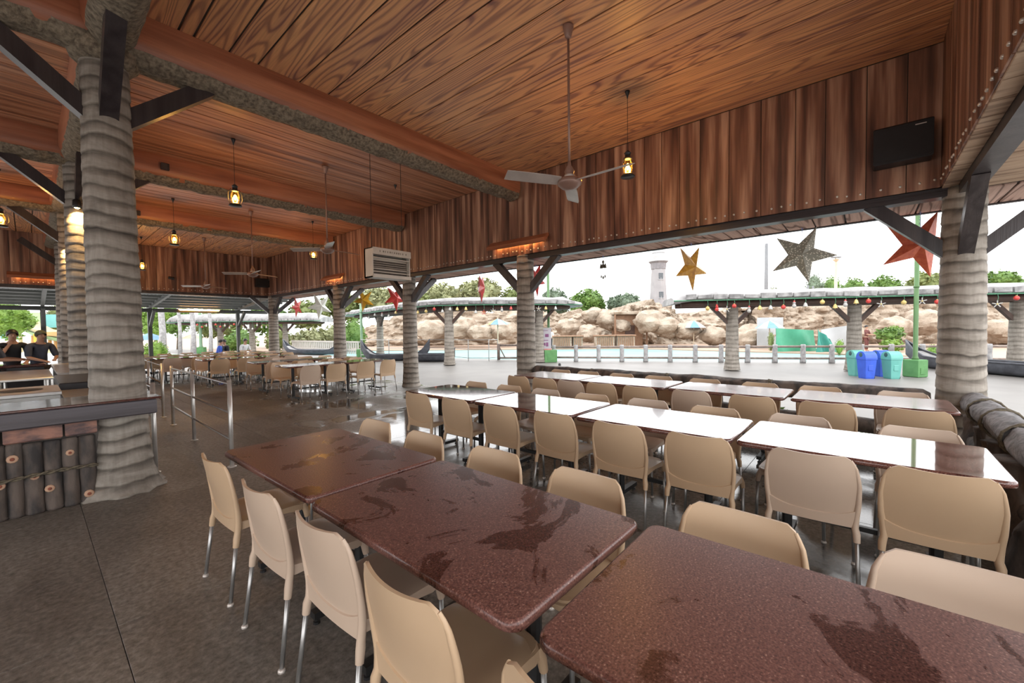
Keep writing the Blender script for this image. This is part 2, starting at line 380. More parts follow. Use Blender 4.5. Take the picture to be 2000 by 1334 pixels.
ORD = ['first', 'second', 'third', 'fourth', 'fifth', 'sixth', 'seventh', 'eighth', 'ninth', 'tenth', 'eleventh', 'twelfth']
XW, XN = 6.46, -5.6      # inner face of the long fascia, far side of the hall
YN, YB = -.59, 18.75     # near fascia, back fascia
ZC, ZP, ZB = 4.5, 2.97, 2.87   # ceiling, underside of the fascia boards, underside of the edge beam

# ================================================================== SETTING
# ---- floor: stone slabs on a bed
fl = MB().box(XN-.6, 6.95, -1.35, 19.0, -.20, -.055).build('floor', 'granite_floor'); tag(fl, kind='structure')
sx = [.25+1.9*k for k in range(-4, 4)]; sx = [XN-.6]+[x for x in sx if XN-.3 < x < 6.7]+[6.95]
sy = [-.66, .95, 2.9, 4.95, 7.0, 9.1, 11.2, 13.3, 15.4, 17.4, 19.0]
for i in range(len(sx)-1):
    for j in range(len(sy)-1):
        g = .0015; MB().bbox(sx[i]+g, sx[i+1]-g, sy[j]+g, sy[j+1]-g, -.055, 0, .0015).build('slab', 'granite_floor', fl)
MB().bbox(XN-.6, 6.95, -1.35, -.665, -.055, -.012, .003).build('sand_strip', 'sand_floor', fl)
# ---- ground outside
gd = MB()
for (x0, x1, y0, y1) in ((-90, 6.95, -60, -1.35), (-90, XN-.6, -1.35, 60), (XN-.6, 6.95, 19.0, 60)): gd.box(x0, x1, y0, y1, -.4, -.03)
gnd = gd.build('ground', 'concrete'); tag(gnd, kind='structure')  # mostly unseen ground, its pale tone put in to reflect light up inside
def uw(u, w, z=0): return Vector((0, 0, z)) + Vector((math.sin(YAW), math.cos(YAW), 0))*w + R0*u
# terrace between the hall and the pool fence, one slab cut along the fence line
A = [(6.95, -60), (6.95, 60), (30, 60)]; fenceL = [(12.2, 23.0), (15.25, 11.83), (17.78, 6.56), (20.54, 1.12), (22.97, -2.35), (28, -12)]
poly = [(6.95, 60), (6.95, -60), (52, -60)] + [(x+.55, y+.25) for x, y in reversed(fenceL)] + [(9.5, 34), (9.2, 60)]
te = MB().prism(poly, -.4, -.03).build('terrace', 'paving'); tag(te, kind='structure')
# ---- ceiling
ce = MB().box(XN-.2, 6.75, -.95, 18.98, 4.522, 4.8).build('ceiling', 'roof_dark'); tag(ce, kind='structure')
jx = [XN]
while jx[-1] < 1.15: jx.append(jx[-1]+random.uniform(.27, .44))
jx = jx[:-1]+[1.19, 1.50, 1.78, 2.23, 2.58, 2.86, 3.30, 3.67, 4.02, 4.28, 4.62, 4.86, 5.08, 5.44, 5.74, 6.08, XW]
def plank_row(cuts, lo, hi, axis, mat, z0, z1, parent, name='plank', gap=.010):
    for a, b in zip(cuts[:-1], cuts[1:]):
        z = z0+random.uniform(0, .003)
        if axis == 'y': MB().bbox(a+gap, b-gap, lo, hi, z, z1, .004).build(name, mat, parent)
        else: MB().bbox(lo, hi, a+gap, b-gap, z, z1, .004).build(name, mat, parent)
plank_row(jx, YN, 5.3, 'y', 'plank_long', ZC, 4.522, ce)
def cuts(a, b, lo, hi):
    n = max(1, round((b-a)/((lo+hi)/2))); w = [random.uniform(lo, hi) for _ in range(n)]; s = (b-a)/sum(w); r = [a]
    for q in w: r.append(r[-1]+q*s)
    return r
plank_row(cuts(5.3, 9.2, .2, .36), XN, XW, 'x', 'plank_cross', ZC, 4.522, ce)
plank_row(cuts(9.2, 13.1, .2, .36), XN, XW, 'x', 'plank_cross', ZC, 4.522, ce)
plank_row(cuts(XN, XW, .27, .44), 13.1, YB, 'y', 'plank_long', ZC, 4.522, ce)
# ---- fascia walls of upright boards
def fascia(name, a, b, side):
    """side: 'r' at x=XW running in y, 'n' at y=YN, 'b' at y=YB running in x, 'l' at x=XN"""
    t = .025; m = MB()
    if side == 'r': m.box(XW+t, XW+.15, a-.12, b+.15, ZP+.01, 4.6)
    if side == 'l': m.box(XN-.15, XN-t, a, b, ZP+.01, 4.6)
    if side == 'n': m.box(a-.15, b+t, YN-.12, YN-t, ZP+.01, 4.6)
    if side == 'b': m.box(a, b, YB+t, YB+.15, ZP+.01, 4.6)
    w = m.build(name, 'roof_dark'); tag(w, kind='structure')
    cs = cuts(a, b, .24, .40); bl = MB()
    for p, q in zip(cs[:-1], cs[1:]):
        g = .004; o = random.uniform(-.006, .004); mm = MB()
        if side == 'r': mm.bbox(XW+o, XW+t, p+g, q-g, ZP, ZC, .004)
        if side == 'l': mm.bbox(XN-t, XN-o, p+g, q-g, ZP, ZC, .004)
        if side == 'n': mm.bbox(p+g, q-g, YN-t, YN-o, ZP, ZC, .004)
        if side == 'b': mm.bbox(p+g, q-g, YB+o, YB+t, ZP, ZC, .004)
        mm.build('board', 'board_up', w)
        k = p+.05
        while k < q-.03:
            z = ZP+.075+random.uniform(-.012, .012); r = .015
            c = {'r': (XW-.004, k, z), 'l': (XN+.004, k, z), 'n': (k, YN+.004, z), 'b': (k, YB-.004, z)}[side]
            bl.ell(c, r, 6, 4); k += random.uniform(.09, .17)
    b_ = bl.build('bolt_heads', 'bolt', w, True); tag(b_, kind='stuff')
    return w
wall_r = fascia('wall_right', YN, YB, 'r'); wall_n = fascia('wall_front', XN, XW, 'n'); wall_b = fascia('wall_back', XN, XW, 'b'); wall_l = fascia('wall_left', YN, YB, 'l')
# ---- edge beams and soffits
n_trim = 0
def trim(mb, mat):
    global n_trim; n_trim += 1
    return tag(mb.build('trim_%d' % n_trim, mat), kind='structure')
wood('dark_timber_y', 'y', [(.052, .042, .042), (.04, .032, .034), (.024, .018, .019)], 5, streak=[(.022, .018, .02), (.042, .034, .037), (.06, .05, .05)], rough=.33)
trim(MB().box(XW+.045, XW+.22, YN-.1, YB+.1, ZB, ZP-.002), 'dark_timber_y')
trim(MB().box(XN-.3, 7.5, -.88, -.72, ZB, ZP-.002), 'dark_timber')
trim(MB().box(XN-.2, XW+.1, YB+.03, YB+.20, ZB, ZP-.002), 'dark_timber')
so = trim(MB().box(XW+.22, 7.58, -1.55, YB+.6, ZP-.02, ZP+.02), 'roof_dark')
plank_row(cuts(-1.5, YB+.55, .28, .44), XW+.225, 7.56, 'x', 'soffit_x', ZP-.045, ZP-.02, so)
MB().box(7.56, 7.62, -1.6, YB+.6, ZP-.06, ZP+.1).build('edge_strip', 'dark_timber_y', so)
so2 = trim(MB().box(XN-.3, XW+.2, -1.6, YN-.12, ZP+.004, ZP+.04), 'roof_dark')
plank_row(cuts(XN, XW+.1, .26, .40), -.72, YN-.01, 'y', 'soffit_y', ZP-.012, ZP+.004, so2)
plank_row(cuts(XN, XW+.1, .26, .40), -1.58, -.885, 'y', 'soffit_y', ZP-.05, ZP+.004, so2)
MB().box(XN-.3, 7.62, -1.64, -1.585, ZP-.06, ZP+.1).build('edge_strip', 'dark_timber', so2)
# skirt roof over the soffits
sk = MB(); sk.add([(6.7, -1.7, 3.9), (7.75, -1.7, 3.1), (7.75, 19.4, 3.1), (6.7, 19.4, 3.9), (6.7, -1.7, 4.0), (7.75, -1.7, 3.2), (7.75, 19.4, 3.2), (6.7, 19.4, 4.0)],
       [(0, 3, 2, 1), (4, 5, 6, 7), (0, 1, 5, 4), (1, 2, 6, 5), (2, 3, 7, 6), (3, 0, 4, 7)])
sk.add([(XN-.3, -.8, 3.9), (6.75, -.8, 3.9), (6.75, -1.75, 3.1), (XN-.3, -1.75, 3.1), (XN-.3, -.8, 4.0), (6.75, -.8, 4.0), (6.75, -1.75, 3.2), (XN-.3, -1.75, 3.2)],
       [(0, 1, 2, 3), (4, 7, 6, 5), (0, 4, 5, 1), (1, 5, 6, 2), (2, 6, 7, 3), (3, 7, 4, 0)])
trim(sk, 'roof_dark')
# ---- roof beams: red painted sides, mossy rough underside
def roof_beam(ax, a, b, c, w, zb, label):
    """ax 'x': runs in x from a to b centred on y=c"""
    ln = b-a; n = max(4, int(ln/.12)); root = empty('roof_beam', ((a+b)/2, c, zb) if ax == 'x' else (c, (a+b)/2, zb), 0, label, 'beam')
    sec = [(-w/2-.02, ZC-zb), (-w/2-.02, .20), (-w/2+.01, .11), (-w/2+.05, .06), (w/2-.05, .06), (w/2-.01, .11), (w/2+.02, .20), (w/2+.02, ZC-zb)]
    def strip(sec, nn, jit):
        vs = []; m = len(sec)
        for i in range(nn+1):
            s = -ln/2+ln*i/nn; wob = .018*noise.noise((s*.5, c*3, 0))
            for (p, z) in sec:
                j = jit*noise.noise((s*6, p*14+c, z*9)); q = p+wob+j*.6; zz = z+(j if z < .3 else 0)
                vs.append((s, q, zz) if ax == 'x' else (q, s, zz))
        fs = [(i*m+k, i*m+k+1, (i+1)*m+k+1, (i+1)*m+k) for i in range(nn) for k in range(m-1)]
        fs += [tuple(range(m)), tuple(nn*m+k for k in range(m-1, -1, -1))]
        return MB().add(vs, fs)
    smooth_by_angle(strip(sec, n, .004).build('core', 'beam_red' if ax == 'x' else 'beam_red_y', root), 35)
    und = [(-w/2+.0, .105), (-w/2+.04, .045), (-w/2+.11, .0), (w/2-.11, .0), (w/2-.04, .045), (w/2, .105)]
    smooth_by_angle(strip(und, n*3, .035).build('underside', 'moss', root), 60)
    return root
CX = .57
roof_beam('x', XN, XW-.06, 5.42, .36, 4.06, 'red-brown roof beam with mossy underside resting on the trunk that stands in the counter')
roof_beam('x', XN, XW-.06, 9.27, .36, 4.06, 'red-brown roof beam with mossy underside, second after the one over the counter')
roof_beam('x', XN, XW-.06, 13.12, .36, 4.08, 'red-brown roof beam with mossy underside closest to the back fascia')
for a, b, nm in ((-.55, 5.2, 'over the open walkway before the counter'), (5.64, 9.05, 'between counter trunk and the trunk behind it'), (9.49, 12.9, 'over the kitchen between second and third trunks'), (13.34, 18.7, 'from third trunk to the back fascia')):
    roof_beam('y', a, b, CX, .34, 4.07, 'lengthwise mossy roof beam '+nm)

# ================================================================== TRUNK COLUMNS
def trunk_mesh(name, h, r0, r1, flare=0, seg=28, ring=.128, seed=0, per=7):
    prof = []; bandv = []; z = 0; k = 0; rnd = random.Random(seed)
    while z < h-1e-4:
        hgt = min(ring*rnd.uniform(.8, 1.25), h-z)
        st_ = rnd.uniform(.6, 1)
        for i in range(per):
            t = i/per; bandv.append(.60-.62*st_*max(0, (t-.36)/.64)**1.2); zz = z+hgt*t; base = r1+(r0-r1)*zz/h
            fl_ = flare*math.exp(-zz/.16)+flare*.35*math.exp(-zz/.5)
            prof.append((base*(1+(.026+.014*st_)*(1-t)**.8-.012*(t > .8))+fl_, zz))
        z += hgt; k += 1
    prof.append((r0, h)); bandv.append(.5)
    def fn(a, z):
        g = 1+.03*noise.noise((math.cos(a)*1.3+seed, math.sin(a)*1.3, z*4))+.018*noise.noise((math.cos(a)*4+seed, math.sin(a)*4, z*22))
        if flare: g += min(.10, flare*1.3)*math.exp(-z/.2)*math.sin(a*9+seed+2*noise.noise((a, z*3, 0)))
        return g
    mb = MB(); vs = []; sgs = seg
    for i, (r, zz) in enumerate(prof):
        for q in range(seg):
            a = 2*math.pi*q/seg; dz = .03*noise.noise((math.cos(a)*.8+seed*3, math.sin(a)*.8, zz*1.7))+.012*noise.noise((math.cos(a)*2.6+seed, math.sin(a)*2.6, zz*5)); rr = r*fn(a, zz)
            vs.append((rr*math.cos(a), rr*math.sin(a), min(h, max(0, zz+(dz if .03 < zz < h-.03 else 0)))))
    n = len(prof); fs = [(i*seg+q, i*seg+(q+1) % seg, (i+1)*seg+(q+1) % seg, (i+1)*seg+q) for i in range(n-1) for q in range(seg)]
    fs += [tuple(range(seg-1, -1, -1)), tuple((n-1)*seg+q for q in range(seg))]
    me = mb.add(vs, fs).mesh(name, 'palm_trunk', True)
    at = me.attributes.new('ring', 'FLOAT', 'POINT'); at.data.foreach_set('value', [b_ for b_ in bandv for _ in range(seg)]); return me
def brace(parent, d, z0, z1, r, run, w=.12, hh=.135, mat='dark_timber'):
    """diagonal strut leaving the trunk in plan direction d"""
    d = Vector((d[0], d[1], 0)).normalized()
    a = d*(r-.07)+Vector((0, 0, z0-.07)); b = d*run+Vector((0, 0, z1))
    o = MB().bar(a, b, w, hh).build('brace', mat, parent)
    return o
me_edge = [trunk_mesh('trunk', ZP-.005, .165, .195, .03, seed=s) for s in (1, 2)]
PY = [-.78, 5.28, 9.22, 13.05, 18.62]
PLAB = ['thick ringed palm-trunk post at the hall corner above the crossing log rails',
        'ringed palm-trunk post under the wooden tube-light hood, at the log rail end',
        'ringed palm-trunk post standing beside the hanging insect-killer box',
        'ringed palm-trunk post behind the far tables, between two hanging star pairs',
        'ringed palm-trunk post where the long and back fascias meet']
for i, y in enumerate(PY):
    x = 6.60; c = empty('trunk_column', (x, y, 0), 0, PLAB[i], 'column', 'trunk posts along the open side')
    o = bpy.data.objects.new('trunk', me_edge[i % 2]); COL.objects.link(o); o.parent = c
    zt = ZP-.06
    if i == 0:
        brace(c, (0, 1), 2.32, zt, .17, .78); brace(c, (-1, 0), 2.32, zt, .17, .82); brace(c, (1, 0), 2.32, zt, .17, .86); brace(c, (0, -1), 2.32, zt, .17, .80)
    elif i == 4:
        brace(c, (0, -1), 2.32, zt, .17, .82); brace(c, (-1, 0), 2.32, zt, .17, .82); brace(c, (1, 0), 2.32, zt, .17, .85)
    else:
        brace(c, (0, 1), 2.32, zt, .17, .80); brace(c, (0, -1), 2.32, zt, .17, .80)
        if i != 1: brace(c, (1, 0), 2.32, zt, .17, .85)
CYS = [(.545, 5.45), (.585, 9.27), (.645, 13.12), (.72, 17.6)]
CLAB = ['tall ringed palm-trunk column rising through the log-clad counter', 'tall ringed palm-trunk column standing inside the kitchen behind the counter trunk',
        'tall ringed palm-trunk column third in line behind the counter', 'tall ringed palm-trunk column last in line toward the back fascia']
for i, (x, y) in enumerate(CYS):
    c = empty('trunk_column', (x, y, 0), 0, CLAB[i], 'column', 'tall inner trunk columns')
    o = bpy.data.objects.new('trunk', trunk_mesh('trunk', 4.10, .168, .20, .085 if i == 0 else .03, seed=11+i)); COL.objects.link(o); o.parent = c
    for d in ((1, 0), (-1, 0), (0, -1), (0, 1)):
        brace(c, d, 3.58, 4.12, .17, .80, .13, .15)
    if i == 0:   # rough capital where the beams cross
        cp = MB().lathe([(.19, 3.98), (.235, 4.02), (.25, 4.08), (.25, 4.2)], 18, fn=lambda a, z: 1+.10*noise.noise((a*2.2, z*6, 1))).build('capital', 'moss', c, True)

# ================================================================== CHAIRS
def lerp_tab(tab, t):
    for (a, va), (b, vb) in zip(tab[:-1], tab[1:]):
        if t <= b: return va+(vb-va)*((t-a)/(b-a))
    return tab[-1][1]
def chair_meshes(mat):
    """shell chair, faces +x, origin on the floor under the seat"""
    P = {}
    # --- back shell: grid with a dished plan and soft top corners
    W = [(0, .196), (.12, .20), (.35, .212), (.6, .215), (.82, .202), (1, .178)]
    NU, NV = 14, 16; zb, zt = .380, .785
    def back(u, v, off):
        w = lerp_tab(W, v); z = zb+(zt-zb)*v
        z -= .010*(1-abs(u)**2)*max(0, (v-.7)/.3)             # shallow dip of the top edge
        if v > .86: z -= .020*(max(0, abs(u)-.84)/.16)**2*((v-.86)/.14)  # rounded corners
        lean = -.188-.100*max(0, v-.12)**1.2; dish = -.034*(1-u*u)*min(1, .25+v*1.1)
        return Vector((lean+dish+.03*v+off, u*w, z))
    m = MB(); vs = []
    for side, off in ((0, -.006), (1, .006)):
        for j in range(NV+1):
            for i in range(NU+1): vs.append(back(-1+2*i/NU, j/NV, off))
    N = (NU+1)*(NV+1); fs = []
    for j in range(NV):
        for i in range(NU):
            q = j*(NU+1)+i; fs.append((q, q+NU+1, q+NU+2, q+1)); fs.append((N+q, N+q+1, N+q+NU+2, N+q+NU+1))
    for i in range(NU):
        q = NV*(NU+1)+i; fs.append((q, N+q, N+q+1, q+1)); fs.append((i, i+1, N+i+1, N+i))
    for j in range(NV):
        q = j*(NU+1); fs.append((q, N+q, N+q+NU+1, q+NU+1)); q += NU; fs.append((q, q+NU+1, N+q+NU+1, N+q))
    m.add(vs, fs)
    # raised lower band of the shell, its upper edge dipping in the middle
    NB = 12; vs = []
    for (off, kk) in ((-.013, 0), (-.013, 1), (-.004, 1)):
        for i in range(NB+1):
            u = -1+2*i/NB; v = 0 if kk == 0 else .13+.10*abs(u)**3+(.012 if off > -.01 else 0); p = back(u*.985, v, off)
            vs.append(p)
    fs = [(r_*(NB+1)+i, r_*(NB+1)+i+1, (r_+1)*(NB+1)+i+1, (r_+1)*(NB+1)+i) for r_ in range(2) for i in range(NB)]
    m.add(vs, fs)
    # rolled rims running straight down into the rear leg sockets
    for s in (-1, 1):
        pts = []; rr = []
        for j in range(0, 13):
            v = 1-.012-j/12*.988; p = back(s, v, 0); t = j/12
            pts.append(p+Vector((.003-.007*t, s*(.0+.004*t), 0))); rr.append(.0062+.0035*min(1, t*4)+.0075*t**1.3)
        pts.append(Vector((-.199, s*.207, .350))); rr.append(.0185); pts.append(Vector((-.205, s*.209, .305))); rr.append(.0160)
        m.tube(pts, rr, 8)
    # low band joining the back to the seat
    P['backrest'] = m.mesh('backrest', mat)
    # --- seat with arched skirt
    m = MB(); vs = []; NX = NY = 12; zs = .442
    def seat(u, v):   # u along x -1..1, v along y
        su, sv = u, v; e = (abs(u)**6+abs(v)**6)**(1/6) if (u or v) else 0
        k = max(abs(u), abs(v))/e if e > 1e-6 else 1
        x = .004+.205*su*k; y = .205*sv*k*(1-.05*(1-u)/2)
        z = zs-.012*(1-u*u)*(1-v*v)-.016*max(0, u-.55)/.45-(.012 if max(abs(u), abs(v)) >= 1 else 0)
        return Vector((x, y, z))
    g = [[seat(-1+2*i/NX, -1+2*j/NY) for j in range(NY+1)] for i in range(NX+1)]
    vs = [p for r_ in g for p in r_]; n1 = NY+1
    fs = [(i*n1+j, (i+1)*n1+j, (i+1)*n1+j+1, i*n1+j+1) for i in range(NX) for j in range(NY)]
    ring = [i*n1 for i in range(NX+1)]+[NX*n1+j for j in range(1, NY+1)]+[i*n1+NY for i in range(NX-1, -1, -1)]+[j for j in range(NY-1, 0, -1)]
    o = len(vs); L = len(ring)
    for layer in range(2):
        for q in ring:
            p = vs[q]; c = min(1, (abs(p.x/.205)*abs(p.y/.205))**2.0); bot = .402-.035*c+.008*(p.x > .15)
            if layer == 0: vs.append(Vector((p.x*1.01, p.y*1.01, bot)))
            else: vs.append(Vector((p.x*.955, p.y*.955, bot+.004)))
    for k in range(L):
        a, b = ring[k], ring[(k+1) % L]; c, d = o+k, o+(k+1) % L; fs += [(a, c, d, b), (c, c+L, d+L, d)]
    under = len(vs)
    for q in ring: p = vs[q]; vs.append(Vector((p.x*.955, p.y*.955, .43)))
    for k in range(L): fs.append((o+L+k, under+k, under+(k+1) % L, o+L+(k+1) % L))
    fs.append(tuple(under+k for k in range(L)))
    m.add(vs, fs)
    for sxx in (-1, 1):
        for s in (-1, 1):
            if sxx > 0: m.tube([(.175, s*.178, .415), (.186, s*.192, .375), (.190, s*.197, .335)], [.018, .0185, .0155], 8)
    P['seat'] = m.mesh('seat', mat)
    # --- legs
    P['leg_rear'] = [None, None]; P['leg_front'] = [None, None]
    for q, s in enumerate((-1, 1)):
        P['leg_rear'][q] = MB().tube([(-.202, s*.208, .33), (-.243, s*.220, .012)], .0105, 8).mesh('leg', 'dull_steel', True)
        P['leg_front'][q] = MB().tube([(.189, s*.196, .35), (.196, s*.205, .012)], .0105, 8).mesh('leg', 'dull_steel', True)
    for k in ('backrest', 'seat'):
        bm = bmesh.new(); bm.from_mesh(P[k]); bmesh.ops.recalc_face_normals(bm, faces=bm.faces)
        for e in bm.edges: e.smooth = len(e.link_faces) == 2 and e.calc_face_angle(3.2) < math.radians(50)
        for f in bm.faces: f.smooth = True
        bm.to_mesh(P[k]); bm.free()
    return P
CAP = {(a_, s): MB().lathe([(.0165, 0), (.0165, .008), (.011, .016)], 10, (x_, s*y_, 0)).mesh('foot_cap', 'fan_white', True) for a_, x_, y_ in (('r', -.2435, .220), ('f', .196, .205)) for s in (-1, 1)}
CHM = {'tan': chair_meshes('tan_plastic'), 'pale': chair_meshes('pale_plastic')}
def chair(kind, x, y, rz, label, group):
    c = empty('plastic_chair', (x, y, 0), rz, label, 'chair', group); M = CHM[kind]
    for nm, me, cp in [('seat', M['seat'], None), ('backrest', M['backrest'], None)]+[('leg', M['leg_'+w_][q], CAP[(w_[0], (-1, 1)[q])]) for w_ in ('rear', 'front') for q in (0, 1)]:
        o = bpy.data.objects.new(nm, me); COL.objects.link(o); o.parent = c
        if cp: f_ = bpy.data.objects.new('foot_cap', cp); COL.objects.link(f_); f_.parent = o
    return c
# ================================================================== TABLES
def rrect(w, d, r, n=5):
    p = []
    for cx, cy, a0 in ((w/2-r, d/2-r, 0), (-w/2+r, d/2-r, 90), (-w/2+r, -d/2+r, 180), (w/2-r, -d/2+r, 270)):
        for k in range(n+1):
            a = math.radians(a0+90*k/n); p.append((cx+r*math.cos(a), cy+r*math.sin(a)))
    return p
def table_meshes(w, d, gm='granite_wet'):
    lay = [(-.012, .715), (0, .722), (.0, .738), (-.004, .746), (-.011, .750)]; vs = []; n = None
    for off, z in lay:
        p = rrect(w+2*off, d+2*off, .05+off); n = len(p); vs += [(x, y, z) for x, y in p]
    fs = [tuple(range(n-1, -1, -1)), tuple((len(lay)-1)*n+k for k in range(n))]
    for i in range(len(lay)-1): fs += [(i*n+k, i*n+(k+1) % n, (i+1)*n+(k+1) % n, (i+1)*n+k) for k in range(n)]
    top = MB().add(vs, fs).mesh('tabletop', gm)
    bm = bmesh.new(); bm.from_mesh(top)
    for f in bm.faces: f.smooth = len(f.verts) == 4
    for e in bm.edges: e.smooth = all(len(f.verts) == 4 for f in e.link_faces)
    bm.to_mesh(top); bm.free()
    ped = MB().tube([(0, 0, .05), (0, 0, .70)], .03, 10).box(-.2, .2, -.03, .03, .698, .715)
    fb = MB().bar((-.27, 0, .05), (.27, 0, .05), .05, .035)
    for s in (-1, 1): fb.lathe([(.018, 0), (.018, .012), (.008, .014), (.008, .04)], 8, (s*.25, 0, 0))
    ped = ped.mesh('pedestal', 'black_metal'); fb = fb.mesh('foot_bar', 'black_metal')
    st = MB().bar((0, -.36, .22), (0, .36, .22), .03, .03).mesh('stretcher', 'black_metal')
    return top, ped, st, fb
TM = table_meshes(.76, 1.2); TMD = table_meshes(.76, 1.2, 'granite_damp'); TMF = table_meshes(.76, 1.2, 'granite_film')
def table(x, y, rz, label, group, M=TM, z=0):
    t = empty('granite_table', (x, y, z), rz, label, 'table', group)
    for nm, me, l in (('tabletop', M[0], (0, 0, 0)), ('pedestal', M[1], (0, -.36, 0)), ('pedestal', M[1], (0, .36, 0)), ('stretcher', M[2], (0, 0, 0))):
        o = bpy.data.objects.new(nm, me); COL.objects.link(o); o.parent = t; o.location = l
        if nm == 'pedestal': f_ = bpy.data.objects.new('foot_bar', M[3]); COL.objects.link(f_); f_.parent = o
    return t
ROWS = [('railing-side row', 1.16, [2.495, 1.26, .02]), ('middle row', 3.36, [3.73, 2.51, 1.27, .045]), ('log-rail row', 5.42, [3.72, 2.49, 1.24, -.01])]
for rn, x, ys in ROWS:
    for k, y in enumerate(ys):
        table(x+random.uniform(-.008, .008), y, random.uniform(-.012, .012), 'red speckled granite table, %s in the %s from the insect-killer end' % (ORD[k], rn), 'granite tables in three rows', TMD if 'railing' in rn else TMF if 'log' in rn else TM)
CH_ = [('railing-side row', 'counter side', .925, 0, [2.86, 2.17, 1.585, 1.02, .42], 'tpptt'), ('railing-side row', 'terrace side', 1.52, math.pi, [2.94, 2.31, 1.66, 1.05, .37, -.23], 'tttttp'),
       ('middle row', 'counter side', 3.12, 0, [3.92, 3.27, 2.64, 2.03, 1.43, .86, .245, -.275], 'ttttttpt'), ('middle row', 'terrace side', 3.70, math.pi, [4.03, 3.43, 2.86, 2.24, 1.63, 1.02, .41, -.275], 'ttptptpp'),
       ('log-rail row', 'counter side', 5.05, 0, [4.03, 3.54, 3.08, 2.63, 2.10, 1.50, .89, .286, -.337], 'ttpttpttt'), ('log-rail row', 'terrace side', 5.72, math.pi, [4.0, 3.47, 2.88, 2.30, 1.67, 1.02, .41, -.286], 'tttttttp')]
for rn, sd, x, rz, ys, kinds in CH_:
    for k, y in enumerate(ys):
        kd = 'tan' if kinds[k] == 't' else 'pale'
        chair(kd, x+random.uniform(-.015, .015), y, rz+random.uniform(-.03, .03),
              '%s plastic chair, %s, %s, %s from the insect-killer end' % ('tan' if kd == 'tan' else 'pale pinkish', rn, sd, ORD[k]), 'plastic chairs at the three table rows')
# far block of tables, long side across the hall
FAR = [(9.62, [4.13, 5.40]), (11.42, [4.13, 5.40]), (13.95, [3.62, 4.86]), (15.95, [3.0, 4.25, 5.5]), (17.75, [2.75, 4.0, 5.25])]
for r_, (y, xs) in enumerate(FAR):
    for q, x in enumerate(xs):
        table(x, y, math.pi/2+random.uniform(-.02, .02), 'granite table, %s in the %s cross row of the far block from the kitchen' % (ORD[q], ORD[r_]), 'far block tables', TM)
        for sgn in (-1, 1):
            for dx in (-.3, .3):
                kd = random.choice(['tan', 'tan', 'pale'])
                if r_ == 0: kd = 'pale' if (q == 0 and dx < 0 and sgn < 0) else 'tan'
                if r_ == 1 and q == 0 and sgn < 0 and dx < 0: kd = 'pale'
                chair(kd, x+dx+random.uniform(-.05, .05), y+sgn*(.50+random.uniform(0, .06)), (math.pi/2 if sgn < 0 else -math.pi/2)+random.uniform(-.12, .12),
                      '%s plastic chair, far block %s row, %s side, %s from the kitchen' % ('tan' if kd == 'tan' else 'pale pinkish', ORD[r_], 'front' if sgn < 0 else 'rear', ORD[2*q+(dx > 0)]), 'plastic chairs of the far block')
# dark round table with attached swing seats near the far railing
pt = atz(300, 745, 0); t = empty('picnic_table', (pt.x, pt.y, 0), 0, 'dark round picnic table with attached seats past the far railing', 'table')
MB().lathe([(.5, .70), (.52, .715), (.52, .735), (.5, .745)], 20).build('tabletop', 'fence_wood', t)
MB().lathe([(.12, 0), (.12, .03), (.05, .06), (.05, .7)], 12).build('pedestal', 'black_metal', t)
for k in range(4):
    a = k*math.pi/2+.5; d = Vector((math.cos(a), math.sin(a), 0))
    MB().bar(d*.04+Vector((0, 0, .25)), d*.78+Vector((0, 0, .40)), .05, .05).build('arm', 'black_metal', t)
    MB().lathe([(.15, .41), (.165, .425), (.15, .445)], 14, d*.8).build('seat', 'fence_wood', t)

# ================================================================== QUEUE RAILINGS
def railing(pts, h, label, hs=(.0, .36, .66), r=.022):
    p0 = Vector((*pts[0], 0)); c = empty('queue_railing', p0, 0, label, 'railing', 'steel queue railings')
    for p in pts:
        q = Vector((*p, 0))-p0
        MB().tube([q, q+Vector((0, 0, h))], r, 12).lathe([(.045, 0), (.045, .006), (.024, .012)], 12, q).ell(q+Vector((0, 0, h)), (r, r, .006), 10, 4).build('post', 'steel', c, True)
    for dz in hs:
        z = h-.035-dz
        MB().tube([Vector((p[0], p[1], z))-p0 for p in pts], r*.62, 8).build('rail', 'dull_steel', c, True)
    return c
railing([(1.43, 5.36), (1.46, 7.11), (1.49, 8.57)], .96, 'steel queue railing with three posts between counter trunk and table rows', (0, .32, .62))
railing([(1.52, 9.5), (1.58, 11.2), (1.65, 12.9)], .96, 'steel queue railing farther along the lane beyond a gap', (0, .32, .62))
railing([(.845, 5.80), (.83, 7.3), (.84, 8.9)], .96, 'steel queue railing hugging the counter end beside the trunk', (.0, .32, .62))

